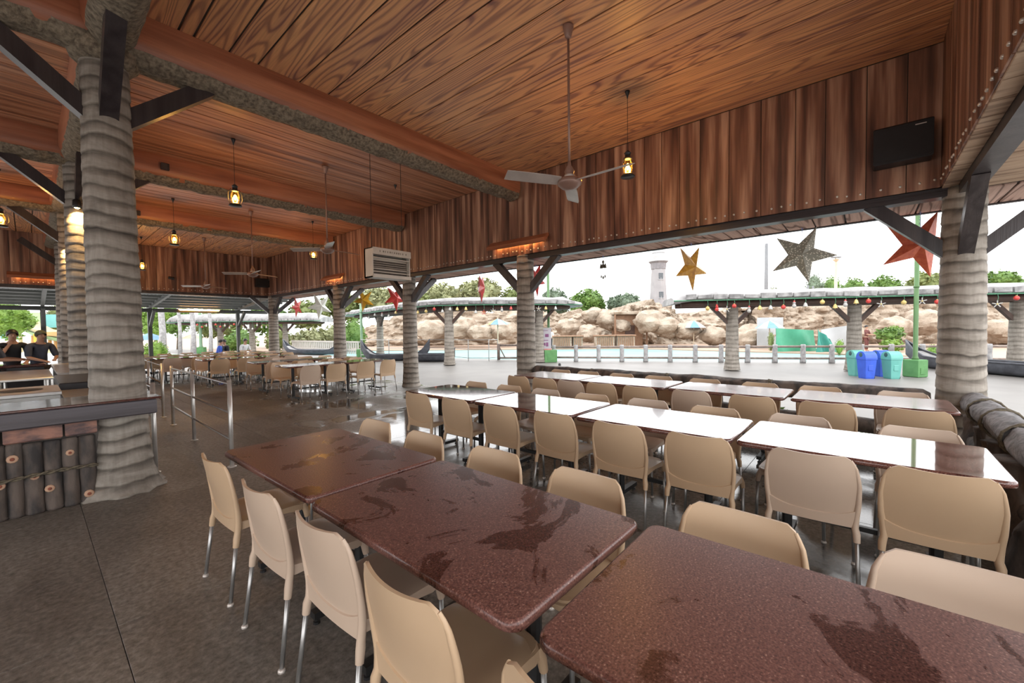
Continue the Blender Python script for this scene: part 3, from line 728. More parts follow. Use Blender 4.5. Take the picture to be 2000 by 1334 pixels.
# ================================================================== LOG-CLAD COUNTER AND KITCHEN
cn = empty('log_counter', (0, 5.27, 0), 0, 'counter clad in upright dark logs with rope and red granite top', 'counter')
def cpart(mb, nm, mt, parent=cn, sm=False):
    o = mb.build(nm, mt, parent, sm); return o
def ctr(mb):  # local shift
    mb.v = [(x, y-5.27, z) for x, y, z in mb.v]; return mb
cpart(ctr(MB().box(-3.2, .40, 5.31, 5.66, 0, .74)), 'core', 'roof_dark')
cpart(ctr(MB().bbox(-3.2, .80, 5.06, 5.70, .885, .905, .006)), 'worktop', 'counter_red')
eb = MB(); eb.bbox(-3.2, .77, 5.09, 5.67, .745, .884, .012); cpart(ctr(eb), 'edge_band', 'counter_edge')
x = .36; k = 0
while x > -1.5:
    w = random.uniform(.088, .112); h = .60+random.uniform(-.012, .012); mb = MB(); seed = k*3.1
    mb.lathe([(w*.46, 0), (w*.53, .02)]+[(w*(.50+.03*noise.noise((seed, zz*6, 0))), zz) for zz in [i*.025 for i in range(1, 23)]]+[(w*.5, h-.02), (w*.42, h)], 22, (0, 0, 0), fn=lambda a, z: 1+.09*noise.noise((math.cos(a)*2+seed, math.sin(a)*2, z*7))+.10*(1-2*abs(noise.noise((math.cos(a)*3+seed, math.sin(a)*3, z*2.5)))))
    o = cpart(mb, 'log', 'log_bark', sm=True); o.location = (x-w/2, .03, 0)
    for q in range(random.choice([1, 1, 2])):
        z = random.uniform(.08, .30)+.27*q*(random.random() < .9)+.2*(q == 0)*(random.random() < .5); xo = random.uniform(-.025, .025); s = random.uniform(.7, 1.15)
        kn = MB().lathe([(.028*s, 0), (.03*s, .012), (.024*s, .018)], 10); kn.v = [(a+xo, -b2_*0-.048-c2, z+b2_) for a, b2_, c2 in kn.v]
        kk = kn.build('knot', 'knot_pale', o, True)
        kc = MB().lathe([(.012*s, .018), (.013*s, .021), (.006*s, .022)], 8); kc.v = [(a+xo, -.048-c2, z+b2_) for a, b2_, c2 in kc.v]; kc.cur = 0
        kc.build('knot', 'knot_core', o, True)
    x -= w; k += 1
xs = .38
for w in (.21, .34, .36, .3, .35, .33):
    MB().bbox(xs-w+.008, xs-.006, -.035, .035, .615, .738, .01).build('slab', 'slab_red', cn); xs -= w
for ph in (0, math.pi):
    MB().tube([(.37-1.8*i/60, -.045+.010*math.cos(i*1.1+ph), .33+.010*math.sin(i*1.1+ph)+.01*math.sin(i*.21)) for i in range(61)], .009, 6).build('rope', 'rope', cn, True)
# kitchen pieces behind it
def boxthing(nm, x0, x1, y0, y1, label, cat): return empty(nm, ((x0+x1)/2, (y0+y1)/2, 0), 0, label, cat)
def local(mb, o): mb.v = [(a-o.location.x, b-o.location.y, c-o.location.z) for a, b, c in mb.v]; return mb
k = boxthing('steam_table', -1.6, .20, 6.5, 7.3, 'stainless food warmer with round wells just behind the log counter', 'food warmer')
local(MB().box(-1.6, .20, 6.52, 7.3, .10, .86), k).build('cabinet', 'steel', k)
local(MB().bbox(-1.62, .21, 6.47, 7.32, .86, .90, .006), k).build('deck', 'steel', k)
for i in range(4):
    local(MB().lathe([(.16, .9), (.17, .905), (.14, .907)], 16, (-.08-.42*i, 6.88, 0)), k).build('well', 'grille_dark', k, True)
for px_ in (-1.55, .15):
    for py_ in (6.56, 7.24): local(MB().tube([(px_, py_, 0), (px_, py_, .11)], .025, 8), k).build('leg', 'dull_steel', k)
k = boxthing('steel_cabinet', .24, .80, 5.9, 7.35, 'brushed steel kitchen cabinet beside the counter trunk', 'cabinet')
local(MB().bbox(.24, .75, 5.80, 7.30, .0, .80, .005), k).build('body', 'steel', k)
local(MB().bbox(.22, .77, 5.78, 7.32, .80, .83, .005), k).build('top', 'dull_steel', k)
local(MB().bar((.30, 5.785, .62), (.68, 5.785, .62), .02, .02), k).build('handle', 'chrome', k)
k = boxthing('side_counter', .22, .80, 7.5, 9.0, 'dark-edged kitchen counter between the counter trunk and second trunk', 'counter')
local(MB().bbox(.26, .76, 7.5, 9.0, 0, .80, .01), k).build('body', 'counter_black', k); local(MB().bbox(.22, .80, 7.45, 9.03, .80, .9, .01), k).build('top', 'counter_black', k)
k = boxthing('pale_counter', .28, .86, 9.5, 12.6, 'pale topped service counter behind the second trunk', 'counter')
local(MB().bbox(.30, .82, 9.52, 12.6, 0, .85, .01), k).build('body', 'counter_black', k); local(MB().bbox(.27, .86, 9.49, 12.65, .85, .9, .008), k).build('top', 'counter_pale', k)
k = boxthing('prep_table', -.9, .22, 8.95, 11.0, 'stainless prep table on round legs in the kitchen', 'table')
local(MB().bbox(-.95, .22, 9.0, 11.1, .845, .88, .006), k).build('tabletop', 'steel', k)
for px_ in (-.28, .17):
    for py_ in (9.06, 11.0): local(MB().tube([(px_, py_, 0), (px_, py_, .85)], .022, 8), k).build('leg', 'steel', k)
local(MB().bbox(-.3, .16, 9.1, 10.95, .2, .225, .004), k).build('shelf', 'dull_steel', k)
k = boxthing('red_counter', -2.4, .2, 12.2, 12.75, 'dark counter with a red edge where the kitchen staff lean', 'counter')
local(MB().bbox(-2.4, .18, 12.25, 12.75, 0, .88, .01), k).build('body', 'counter_black', k); local(MB().bbox(-2.45, .2, 12.18, 12.8, .88, .93, .01), k).build('top', 'counter_red', k)

# ================================================================== LOG RAILS (carved concrete logs)
def log_run(parent, a, b, r, seed, seg=22, n=40, sag=.015, mat='log_bark', nm='log'):
    a, b = Vector(a), Vector(b); d = (b-a); L = d.length; d.normalize(); s_ = d.cross(Vector((0, 0, 1))).normalized(); u_ = s_.cross(d)
    vs = []
    for i in range(n+1):
        t = i/n; p = a+d*(L*t); p = p+u_*(sag*noise.noise((t*L*.9, seed, 0)))+s_*(sag*noise.noise((t*L*.9, seed+9, 0)))
        e = 1-.35*max(0, 1-min(t, 1-t)*L/.05)
        for k in range(seg):
            an = 2*math.pi*k/seg; g = r*e*(1+.14*noise.noise((t*L*2.2, math.cos(an)*1.2+seed, math.sin(an)*1.2))+.07*noise.noise((t*L*9, math.cos(an)*3+seed, math.sin(an)*3))+.10*(1-2*abs(noise.noise((t*L*3, math.cos(an)*2.4+seed, math.sin(an)*2.4)))))
            vs.append(p+s_*(math.cos(an)*g)+u_*(math.sin(an)*g))
    fs = [(i*seg+k, i*seg+(k+1) % seg, (i+1)*seg+(k+1) % seg, (i+1)*seg+k) for i in range(n) for k in range(seg)]
    fs += [tuple(range(seg-1, -1, -1)), tuple(n*seg+k for k in range(seg))]
    return MB().add(vs, fs).build(nm, mat, parent, True)
def lash(parent, c, r, ax):
    """rope lashing around a log running along ax"""
    mb = MB()
    for q in range(3):
        off = (q-1)*.017; pts = []
        for k in range(14):
            a = 2*math.pi*k/14; rr = r*(1.06+.05*math.sin(3*a+q))
            pts.append((c[0]+off, c[1]+rr*math.cos(a), c[2]+rr*math.sin(a)) if ax == 'x' else (c[0]+rr*math.cos(a), c[1]+off, c[2]+rr*math.sin(a)))
        mb.tube(pts, .0085, 6, closed=True)
    return mb.build('rope', 'rope', parent, True)
def stump(parent, c, r, h, seed, mat='log_bark'):
    def fn(a, z):
        w = a+.8*noise.noise((seed, z*2.2, 1))
        g = 1+.26*noise.noise((math.cos(w)*1.2+seed, math.sin(w)*1.2, z*2.5))+.34*math.exp(-z/.13)*abs(math.sin(w*2.5+seed))
        rid = 1-abs(noise.noise((math.cos(w)*3.2+seed, math.sin(w)*3.2, z*3.0)))*2
        return g+.16*rid+.06*noise.noise((math.cos(w)*9+seed, math.sin(w)*9, z*16))
    return MB().lathe([(r*(1.0+.12*math.cos(z*7)), z) for z in [h*i/30 for i in range(31)]], 44, c, fn).build('root_post', mat, parent, True)
lr = empty('log_rail', (6.60, 2.25, 0), 0, 'dark carved log rail closing the side between corner post and hooded-light post', 'log rail')
log_run(lr, (0, -2.80, .645), (0, 2.83, .645), .105, 3, n=90)
log_run(lr, (.05, -2.6, .25), (.05, 2.6, .33), .085, 5, n=60, nm='lower_log')
for yy in (-1.25, .15, 1.5, 2.55): lash(lr, (0, yy, .645), .105, 'y')
for k, yy in enumerate((-1.9, -.55, .85, 2.2)): stump(lr, (.03, yy, 0), .085, .60, k*2.7)
nr = empty('log_rail', (4.2, -.86, 0), 0, 'grey weathered log rail on gnarled roots running from the corner post past the table ends', 'log rail')
lo = [(2.24, 1.62, .66, .66, 7), (1.66, 1.0, .665, .655, 11), (1.05, .30, .66, .65, 13), (.36, -.5, .655, .64, 17), (-.45, -1.5, .64, .64, 19), (-1.45, -2.6, .64, .65, 23)]
for (xa, xb, za, zb_, sd) in lo: log_run(nr, (xa, 0, za), (xb, 0, zb_), .105, sd, n=24, mat='log_top')
for xx in (1.62, 1.02, .33, -.48, -1.46): lash(nr, (xx, 0, .655), .118, 'x')
for xx, rr, hh_, sd in ((1.95, .12, .56, 1), (1.35, .13, .56, 5), (.70, .17, .56, 8), (.12, .20, .56, 12), (-.55, .18, .56, 16), (-1.3, .16, .56, 22), (-2.1, .15, .56, 31)): stump(nr, (xx, -.02, 0), rr, hh_, sd)
log_run(nr, (2.1, .02, .30), (.1, .03, .26), .075, 29, n=40, nm='lower_log'); log_run(nr, (.1, .03, .26), (-2.5, .03, .28), .075, 37, n=40, nm='lower_log')

# ================================================================== CEILING FANS
def fan(x, y, zb, rot, label):
    f = empty('ceiling_fan', (x, y, ZC), 0, label, 'ceiling fan', 'ceiling fans in the centre line'); h = zb-ZC
    MB().lathe([(.055, 0), (.055, -.02), (.03, -.11), (.016, -.13)][::-1], 14).build('canopy', 'fan_brown', f, True)
    MB().tube([(0, 0, -.10), (0, 0, h+.12)], .0125, 8).build('rod', 'fan_brown', f, True)
    MB().lathe([(.03, h-.085), (.075, h-.07), (.12, h-.03), (.125, h), (.10, h+.025), (.05, h+.04), (.045, h+.08), (.05, h+.10), (.02, h+.16), (.016, h+.2)], 22).build('motor', 'fan_brown', f, True)
    MB().lathe([(.05, h+.035), (.056, h+.05), (.05, h+.065)], 18).build('collar', 'fan_white', f, True)
    for k in range(3):
        a = rot+k*2*math.pi/3; ca, sa = math.cos(a), math.sin(a)
        def P(r, t, z): return (r*ca-t*sa, r*sa+t*ca, z)
        vs = []; N = 8
        for zz in (0, .006):
            for i in range(N+1):
                r = .11+.56*i/N; w = .055+.012*min(1, i/2)-.008*(i == N); tl = .020
                vs += [P(r, -w, h-.005-tl+zz), P(r, w, h-.005+tl+zz)]
        n = 2*(N+1); fs = []
        for i in range(N):
            q = 2*i; fs += [(q, q+1, q+3, q+2), (n+q, n+q+2, n+q+3, n+q+1), (q, q+2, n+q+2, n+q), (q+1, n+q+1, n+q+3, q+3)]
        fs += [(0, n, n+1, 1), (2*N, 2*N+1, n+2*N+1, n+2*N)]
        MB().add(vs, fs).build('blade', 'fan_white', f)
    return f
fan(3.59, 2.29, 2.97, math.radians(29), 'white-bladed ceiling fan on a long rod over the red tables')
fan(3.62, 7.54, 3.0, math.radians(249), 'white-bladed ceiling fan hanging beyond the first roof beam, near the insect-killer box')
fan(3.69, 11.65, 2.95, math.radians(262), 'white-bladed ceiling fan hanging beyond the second roof beam')
fan(3.72, 16.0, 2.97, math.radians(262), 'white-bladed ceiling fan hanging in the bay before the back fascia')
# ================================================================== LANTERNS
def lantern(x, y, zl, label, watts=16):
    f = empty('pendant_lantern', (x, y, ZC), 0, label, 'lantern', 'pendant hurricane lanterns'); h = zl-ZC
    MB().lathe([(.006, -.09), (.012, -.06), (.03, -.015), (.032, 0)], 10).build('hook_plate', 'black_metal', f, True)
    MB().tube([(0, 0, -.07), (0, 0, h+.19)], .0035, 6).build('wire', 'black_metal', f)
    MB().lathe([(.060, h+.095), (.058, h+.105), (.036, h+.12), (.036, h+.165), (.045, h+.17), (.02, h+.2)], 14).build('cap', 'black_metal', f, True)
    MB().lathe([(.045, h-.085), (.058, h-.04), (.064, h), (.058, h+.045), (.042, h+.095)], 16, cap=False).build('globe', 'amber_glass', f, True)
    MB().lathe([(.085, h-.135), (.09, h-.125), (.075, h-.10), (.048, h-.088)], 18).build('base', 'black_metal', f, True)
    for s in (-1, 1):
        MB().tube([(s*.07, 0, h-.11), (s*.098, 0, h-.03), (s*.095, 0, h+.06), (s*.055, 0, h+.13)], .0045, 6).build('side_arm', 'black_metal', f, True)
    MB().ell((0, 0, h), (.020, .020, .045), 10, 6).build('bulb', 'bulb_glow', f, True)
    L = bpy.data.lights.new('lantern_light', 'POINT'); L.energy = watts; L.color = (1, .62, .28); L.shadow_soft_size = .05
    lo_ = bpy.data.objects.new('lantern_light', L); COL.objects.link(lo_); lo_.parent = f; lo_.location = (0, 0, h)
    return f
lantern(5.06, 2.35, 3.55, 'lit amber hurricane lantern hanging behind the fan over the red tables')
lantern(2.17, 7.52, 3.60, 'lit amber hurricane lantern hanging over the queue lane past the first roof beam')
lantern(2.20, 11.83, 3.60, 'lit amber hurricane lantern hanging past the second roof beam, kitchen side')
lantern(5.15, 11.54, 3.60, 'lit amber hurricane lantern hanging past the second roof beam, terrace side')
lantern(2.38, 17.2, 3.60, 'lit amber hurricane lantern hanging just before the back fascia')
lantern(-.26, 11.95, 3.60, 'lit amber hurricane lantern hanging over the kitchen')
p = atz(772, 361, ZC); MB().lathe([(.006, -.09), (.012, -.06), (.03, -.015), (.032, 0)], 10).build('ceiling_hook', 'black_metal', loc=(p.x, p.y, ZC))
tag(bpy.data.objects['ceiling_hook'], 'small black empty lantern hook on the ceiling beside the insect-killer wires', 'hook')
# spot lamps on the inner trunks
for (q, lb) in ((aty(150, 398, 9.0), 'small black lamp lighting the second trunk column'), (aty(133, 474, 12.85), 'small black lamp lighting the third trunk column')):
    f = empty('trunk_lamp', q, 0, lb, 'lamp', 'lamps on the inner trunks')
    MB().lathe([(.045, -.06), (.05, -.03), (.045, .05), (.02, .07)], 12).build('hood', 'black_metal', f, True)
    MB().tube([(0, 0, .06), (.06, .16, .10)], .008, 6).build('bracket', 'black_metal', f)
    MB().ell((0, 0, -.055), (.032, .032, .02), 10, 5).build('bulb', 'bulb_glow', f, True)
    L = bpy.data.lights.new('trunk_lamp_light', 'SPOT'); L.energy = 70; L.color = (1, .62, .25); L.spot_size = math.radians(95); L.shadow_soft_size = .03
    lo_ = bpy.data.objects.new('trunk_lamp_light', L); COL.objects.link(lo_); lo_.parent = f; lo_.location = (0, 0, -.085); lo_.rotation_euler = (math.radians(28), math.radians(-8), 0)
# ================================================================== WOODEN TUBE-LIGHT HOODS
def hood(c, along, wid, label):
    f = empty('tube_light_hood', c, 0, label, 'wall light', 'wooden hooded wall lights'); hw = wid/2
    n = 14; vs = []
    for i in range(n+1):
        s = -hw+wid*i/n; j = .012*noise.noise((s*3, c[1], 2)); e = .015*(i in (0, n))
        for (o, z) in ((0, .055), (.13+j-e, -.075), (.165+j-e, -.07), (.16-e, .0), (0, .11)):
            vs.append((-o, s, z+j) if along == 'y' else (s, -o, z+j))
    fs = [(i*5+k, i*5+(k+1) % 5, (i+1)*5+(k+1) % 5, (i+1)*5+k) for i in range(n) for k in range(5)]+[(0, 1, 2, 3, 4), tuple(n*5+k for k in (4, 3, 2, 1, 0))]
    smooth_by_angle(MB().add(vs, fs).build('hood', 'beam_red_y' if along == 'y' else 'beam_red', f), 45)
    a, b = ((-.045, -hw*.80, -.012), (-.045, hw*.80, -.012)) if along == 'y' else ((-hw*.8, -.045, -.012), (hw*.8, -.045, -.012))
    MB().tube([a, b], .013, 8).build('tube', 'tube_glow', f, True)
    for q in (a, b): MB().ell(q, .018, 8, 5).build('lamp_holder', 'fan_white', f, True)
hood((XW, 5.34, 3.20), 'y', 1.5, 'wooden hood over a glowing tube light, above the post at the log rail end')
hood((XW, 13.05, 3.20), 'y', 1.3, 'wooden hood over a glowing tube light above the post behind the far tables')
q = aty(85, 541, YB); hood((q.x, YB, q.z), 'x', 1.4, 'wooden hood over a glowing tube light on the back fascia above the kitchen')
# ================================================================== SPEAKERS AND SMALL BOXES
def speaker(c, w, h, d, along, label):
    f = empty('wall_speaker', c, 0, label, 'speaker', 'black wall speakers')
    mb = MB()
    if along == 'y': mb.bbox(-d, 0, -w/2, w/2, -h/2, h/2, .012); gr = MB().bbox(-d-.006, -d, -w/2+.015, w/2-.015, -h/2+.03, h/2-.015, .003); bd = MB().box(-d-.008, -d-.005, -w*.38, -w*.20, h*.36, h*.385)
    else: mb.bbox(-w/2, w/2, -d, 0, -h/2, h/2, .012); gr = MB().bbox(-w/2+.015, w/2-.015, -d-.006, -d, -h/2+.03, h/2-.015, .003); bd = MB().box(w*.20, w*.38, -d-.008, -d-.005, h*.36, h*.385)
    mb.build('cabinet', 'black_box', f); gr.build('grille', 'black_box', f); bd.build('badge', 'steel', f)
speaker((XW-.02, -.27, 3.465), .48, .40, .22, 'y', 'black box speaker on the long fascia near the hall corner')
q = aty(515, 553, YB-.1); speaker((q.x, YB-.02, q.z), .62, .34, .22, 'x', 'black box speaker on the back fascia near the far corner post')
for (px_, py_, yy, lb) in ((322, 326, 9.05, 'small dark junction box on the second roof beam near the counter trunk'), (268, 416, 12.9, 'small dark junction box on the third roof beam')):
    q = aty(px_, py_, yy); tag(MB().bbox(-.055, .055, -.03, .03, -.055, .055, .006).build('junction_box', 'dark_timber', loc=(q.x, yy-.01, q.z)), lb, 'box', 'junction boxes on the beams')
q = aty(331, 543, YB-.05); f = empty('wall_camera', (q.x, YB-.01, q.z), 0, 'small black bracketed camera on the back fascia boards', 'camera')
MB().tube([(0, 0, 0), (0, -.12, .02)], .02, 8).build('bracket', 'black_metal', f); MB().tube([(-.05, -.16, .0), (.10, -.20, -.02)], .05, 10).build('housing', 'black_metal', f, True)
# ================================================================== HANGING INSECT KILLER
f = empty('insect_killer', (4.05, 6.15, 2.37), 0, 'white metal insect-killer box with grille hanging from two ceiling wires', 'insect killer')
W2, D2, H2 = .365, .24, .49
bx = MB()
bx.box(-W2, W2, .20, D2, 0, H2).box(-W2, -W2+.015, -.02, D2, 0, H2).box(W2-.015, W2, -.02, D2, 0, H2).box(-W2, W2, -.02, D2, H2-.015, H2).box(-W2, W2, -.05, D2, 0, .02)
bx.box(-W2, W2, -.05, -.035, .02, .055)
bx.build('case', 'white_box', f)
MB().bbox(-W2, W2, -.05, -.02, H2-.115, H2, .004).build('header', 'white_box', f)
for k, (xa, xb, z) in enumerate([(-.25, -.235, H2-.058), (.255, .27, H2-.058)]+[(-.19+.042*i, -.19+.042*i+random.uniform(.012, .028), H2-.058) for i in range(10)]):
    MB().box(xa, xb, -.053, -.049, z-.014, z+.014).build('lettering_mark', 'paper_mark', f)
MB().box(-W2+.02, W2-.02, .06, .07, .03, H2-.12).build('back_grid', 'grille_dark', f)
for z in (.10, .18, .215, .25, .285, .33): MB().tube([(-W2+.015, .0, z), (W2-.015, .0, z)], .004 if z not in (.10, .33) else .011, 6).build('grille_bar', 'white_box', f)
for z in (.155, .31): MB().tube([(-W2+.03, .035, z), (W2-.03, .035, z)], .013, 8).build('lamp_tube', 'white_box', f, True)
for sx_ in (-.30, .29): MB().tube([(sx_, .1, H2), (sx_, .1, ZC-2.37)], .0045, 6).build('wire', 'black_metal', f)

# ================================================================== STARS AND BELLS UNDER THE SOFFIT
def star(px_, py_, size, mat, rot, tilt, label, X=7.42):
    q = atx(px_, py_, X); rot += math.atan2(q.y, q.x); tilt += math.pi; f = empty('paper_star', q, rot, label, 'star', 'hanging paper stars'); mb = MB(); pts = []
    for k in range(10):
        a = tilt+math.pi/2+k*math.pi/5; r = size if k % 2 == 0 else size*.40; pts.append((0, r*math.cos(a), r*math.sin(a)))
    vs = [(.24*size, 0, 0), (-.24*size, 0, 0)]+pts; fs = []
    for k in range(10): fs += [(0, 2+k, 2+(k+1) % 10), (1, 2+(k+1) % 10, 2+k)]
    mb.add(vs, fs).build('star_body', mat, f)
    top = ZP-.05-q.z
    MB().tube([(0, 0, size*.38), (0, 0, top)], .003, 5).build('string', 'tinsel_blue', f)
    tm = MB(); rr = random.Random(px_)
    for i in range(26):
        z = size*.4+(top-size*.4)*i/26; a = rr.uniform(0, 6.3); tm.bar((0, 0, z), (.022*math.cos(a), .022*math.sin(a), z+.012), .004, .002)
    tg = tm.build('tinsel', 'tinsel_blue', f); tag(tg, kind='stuff')
star(1566, 498, 0.425, 'star_grey', math.radians(4), math.radians(-12), 'silver-grey speckled paper star hanging between the gold star and the corner post')
star(1350, 522, 0.425, 'star_gold', math.radians(52), math.radians(-6), 'gold patterned paper star hanging beside the lighthouse')
star(1797, 478, 0.432, 'star_orange', math.radians(18), math.radians(-14), 'orange-red paper star hanging against the corner post brace')
star(1047, 545, 0.419, 'star_red', math.radians(58), math.radians(-8), 'bright red paper star half hidden by the post under the hooded light')
star(940, 562, 0.381, 'star_red', math.radians(78), math.radians(-2), 'dark red paper star seen almost edge-on between two posts')
star(711, 586, 0.419, 'star_yellow', math.radians(-32), math.radians(10), 'yellow paper star hanging next to the post behind the far tables', 7.6)
star(772, 582, 0.419, 'star_red', math.radians(35), math.radians(-6), 'red paper star hanging close to the post by the insect-killer box')
star(580, 600, 0.457, 'star_red', math.radians(62), math.radians(14), 'small bright red paper star hanging near the far corner post')
star(625, 598, 0.533, 'star_white', math.radians(30), math.radians(8), 'white paper star hanging between the far corner post and its neighbour')
q = atx(1178, 520, 7.42); f = empty('bell_chime', q, 0, 'small metal bell chime on a blue ribbon hanging left of the lighthouse', 'chime')
MB().tube([(0, 0, .10), (0, 0, ZP-.05-q.z)], .006, 5).build('ribbon', 'tinsel_blue', f)
MB().lathe([(.012, .06), (.03, .08), (.02, .10), (.006, .12)], 10).build('knob', 'bell_metal', f, True)
for (dx, z, s) in ((-.045, .0, 1), (.0, .01, 1.1), (.045, .0, 1), (-.04, -.2, .6), (0, -.22, .7), (.04, -.2, .6)):
    MB().lathe([(.034*s, -.04*s), (.026*s, -.02*s), (.02*s, .02*s), (.008*s, .05*s)], 10, (0, dx, z)).build('bell', 'bell_metal', f, True)
    MB().tube([(0, dx, z+.04*s), (0, dx*.3, .07)], .002, 4).build('string', 'bell_metal', f)

# ================================================================== OUTSIDE: POOL, ROCKS, LIGHTHOUSE
WD = Vector((math.sin(YAW), math.cos(YAW), 0))
# pool basin as a shallow slab of water
bas = [uw(-14, 17.2), uw(8, 16.6), uw(24, 15.0), uw(23.0, 20.5), uw(9.5, 34), uw(-14, 36)]
pw = MB().prism([(p.x, p.y) for p in reversed(bas)], -1.0, -.30).build('pool_water', 'pool_water'); tag(pw, 'pale turquoise swimming pool water behind the wooden fence', 'water', kind='stuff')
# deck around the far side of the pool
far = [uw(24, 15.0), uw(60, 8), uw(60, 60), uw(-60, 60), uw(-60, 36), uw(-14, 36), uw(9.5, 34), uw(23.0, 20.5)]
dk = MB().prism([(p.x, p.y) for p in far], -.5, -.22).build('pool_deck', 'rock_deck'); tag(dk, kind='structure')
lot = MB().add([(-300, -300, -1.05), (300, -300, -1.05), (300, 300, -1.05), (-300, 300, -1.05)], [(0, 1, 2, 3)]).build('far_ground', 'rock_deck'); tag(lot, kind='structure')
# rock face: blocky displaced wall following the skyline read from the photograph
def rock_wall(name, pts, depth, label, seed=0, nu=260, nv=46, thick=7, amp=.9):
    """pts: (px, py) skyline; stands on the pool deck at the given view depth"""
    P = []
    for i in range(nu+1):
        t = i/nu*(len(pts)-1); k = min(int(t), len(pts)-2); fr = t-k
        P.append((pts[k][0]+(pts[k+1][0]-pts[k][0])*fr, pts[k][1]+(pts[k+1][1]-pts[k][1])*fr))
    vs = []; cv = None
    for j in range(nv+1):
        for i in range(nu+1):
            dd = depth if not isinstance(depth, tuple) else depth[0]+(depth[1]-depth[0])*i/nu
            top = atd(P[i][0], P[i][1], dd); v = j/nv; zt = top.z; z = -.3+(zt+.3)*min(1, v/.86)
            d = noise.voronoi((P[i][0]*.022+seed, z*.75, 0))[0]; blk = (d[1]-d[0]); f1 = noise.noise((P[i][0]*.03+seed, z*.9, 5)); f2 = noise.noise((P[i][0]*.11, z*3, seed))+.5*noise.noise((P[i][0]*.3, z*7, seed+3)); d2 = noise.voronoi((P[i][0]*.07+seed, z*2.2, 3))[0]; f2 += .8*min(.5, d2[1]-d2[0])
            push = amp*(1.1*min(.6, blk)+.9*f1+.35*f2)-(v**1.5)*2.2
            back = max(0, (v-.86)/.14)*thick
            q = Vector((top.x, top.y, z))-WD*(push)+WD*back
            if v > .8: q.z += .35*f2+.25*f1
            vs.append(q)
    fs = [(j*(nu+1)+i, j*(nu+1)+i+1, (j+1)*(nu+1)+i+1, (j+1)*(nu+1)+i) for j in range(nv) for i in range(nu)]
    o = MB().add(vs, fs).build(name, 'rock', None); smooth_by_angle(o, 30); o.parent = cliff; return tag(o, label)
cliff = empty('rock_cliff', (0, 0, 0), 0, 'long pale sandstone rockwork rising behind the pool', 'rock')
rock_wall('rock_face', [(640, 668), (690, 648), (735, 628), (780, 612), (850, 604), (940, 606), (1020, 604), (1075, 607), (1105, 612), (1140, 604), (1160, 611), (1185, 607), (1215, 609), (1240, 601), (1262, 597), (1268, 604)], (44, 46), 'long pale sandstone rock face behind the pool', 2)
rock_wall('rock_outcrop', [(1218, 622), (1232, 602), (1250, 594), (1266, 588), (1285, 586), (1304, 588), (1316, 600), (1335, 612), (1375, 612), (1420, 606), (1470, 600), (1510, 604)], (41, 40), 'craggy pale rock outcrop at the foot of the lighthouse', 7, nu=200, amp=1.1)
rock_wall('rock_terrace', [(1490, 606), (1540, 600), (1600, 598), (1660, 596), (1740, 592), (1830, 590), (1930, 590), (2010, 588), (2090, 590)], (38, 33), 'stepped pale rock terrace behind the green tarpaulins', 13, nu=200, amp=.9)
rng = random.Random(3)
for k, (px_, py_, dd, s) in enumerate([(1160, 612, 41, 1.3), (1192, 618, 40, 1.5), (1215, 632, 39, 1.1), (1110, 634, 40, 1.4), (1150, 646, 38, 1.2), (1270, 622, 37, 1.6), (1300, 632, 36.5, 1.4), (1340, 640, 36, 1.3), (1395, 650, 35, 1.2), (1470, 652, 33, 1.7), (1500, 646, 32.5, 1.3), (1745, 632, 30, 1.2), (1800, 622, 31, 1.5), (1960, 640, 29, 1.4), (900, 634, 40, 1.7), (940, 645, 39, 1.4), (845, 640, 41, 1.8), (985, 640, 39, 1.4)]):
    p = atd(px_, py_, dd); gz = -.25; sd = k*4.7
    mb = MB().ell((0, 0, 0), (s*.95, s*.8, s*.6), 28, 18, fn=lambda q: 1+.30*noise.noise((q.x*1.5+sd, q.y*1.5, q.z*1.5))+.22*min(.6, (lambda v: v[1]-v[0])(noise.voronoi((q.x*1.7+sd, q.y*1.7, q.z*2.2))[0]))+.10*noise.noise((q.x*6+sd, q.y*6, q.z*6)))
    o = mb.build('boulder', 'rock', cliff, loc=(p.x, p.y, p.z-s*.2)); smooth_by_angle(o, 40)
# low retaining huts with slotted wooden fronts at the pool's far edge
for k, (xa, xb) in enumerate(((1080, 1116), (1120, 1138), (1165, 1200), (1206, 1240))):
    a = atd(xa, 668, 34.5); b = atd(xb, 668, 34.5); d = (b-a); w = math.hypot(d.x, d.y); an = math.atan2(d.y, d.x); c = (a+b)/2
    f = empty('pump_hut', (c.x, c.y, -.22), an, 'low wooden hut with slatted front at the far pool edge, %s along the rock face' % ORD[k], 'hut', 'low huts at the pool edge')
    MB().bbox(-w/2, w/2, 0, 1.0, 0, .95, .03).build('body', 'rock', f); MB().bbox(-w/2-.08, w/2+.08, -.12, 1.1, .95, 1.08, .03).build('roof', 'hut_wood', f)
    n = max(4, int(w/.17))
    for i in range(n): MB().box(-w/2+.05+(w-.1)*i/n, -w/2+.05+(w-.1)*i/n+.09, -.05, 0, .12, .9).build('slat', 'hut_wood', f)
# wooden hut in the rocks and its door
p = atd(1230, 640, 38.5); f = empty('rock_cabin', (p.x, p.y, -.25), -YAW+math.pi*0, 'tan timber cabin set into the rocks below the lighthouse', 'cabin'); f.rotation_euler = (0, 0, -YAW)
MB().bbox(-1.2, 1.2, 0, 2.0, 0, 2.9, .05).build('wall', 'hut_wood', f)
MB().bbox(-1.6, 1.6, -.5, 2.3, 2.9, 3.15, .05).build('roof', 'rock', f)
MB().box(-.45, .45, -.04, 0, 0, 1.9).build('door', 'canopy_beam', f)
for sx_ in (-1.45, 1.45): MB().tube([(sx_, -.4, 0), (sx_, -.4, 2.95)], .09, 8).build('post', 'hut_wood', f)
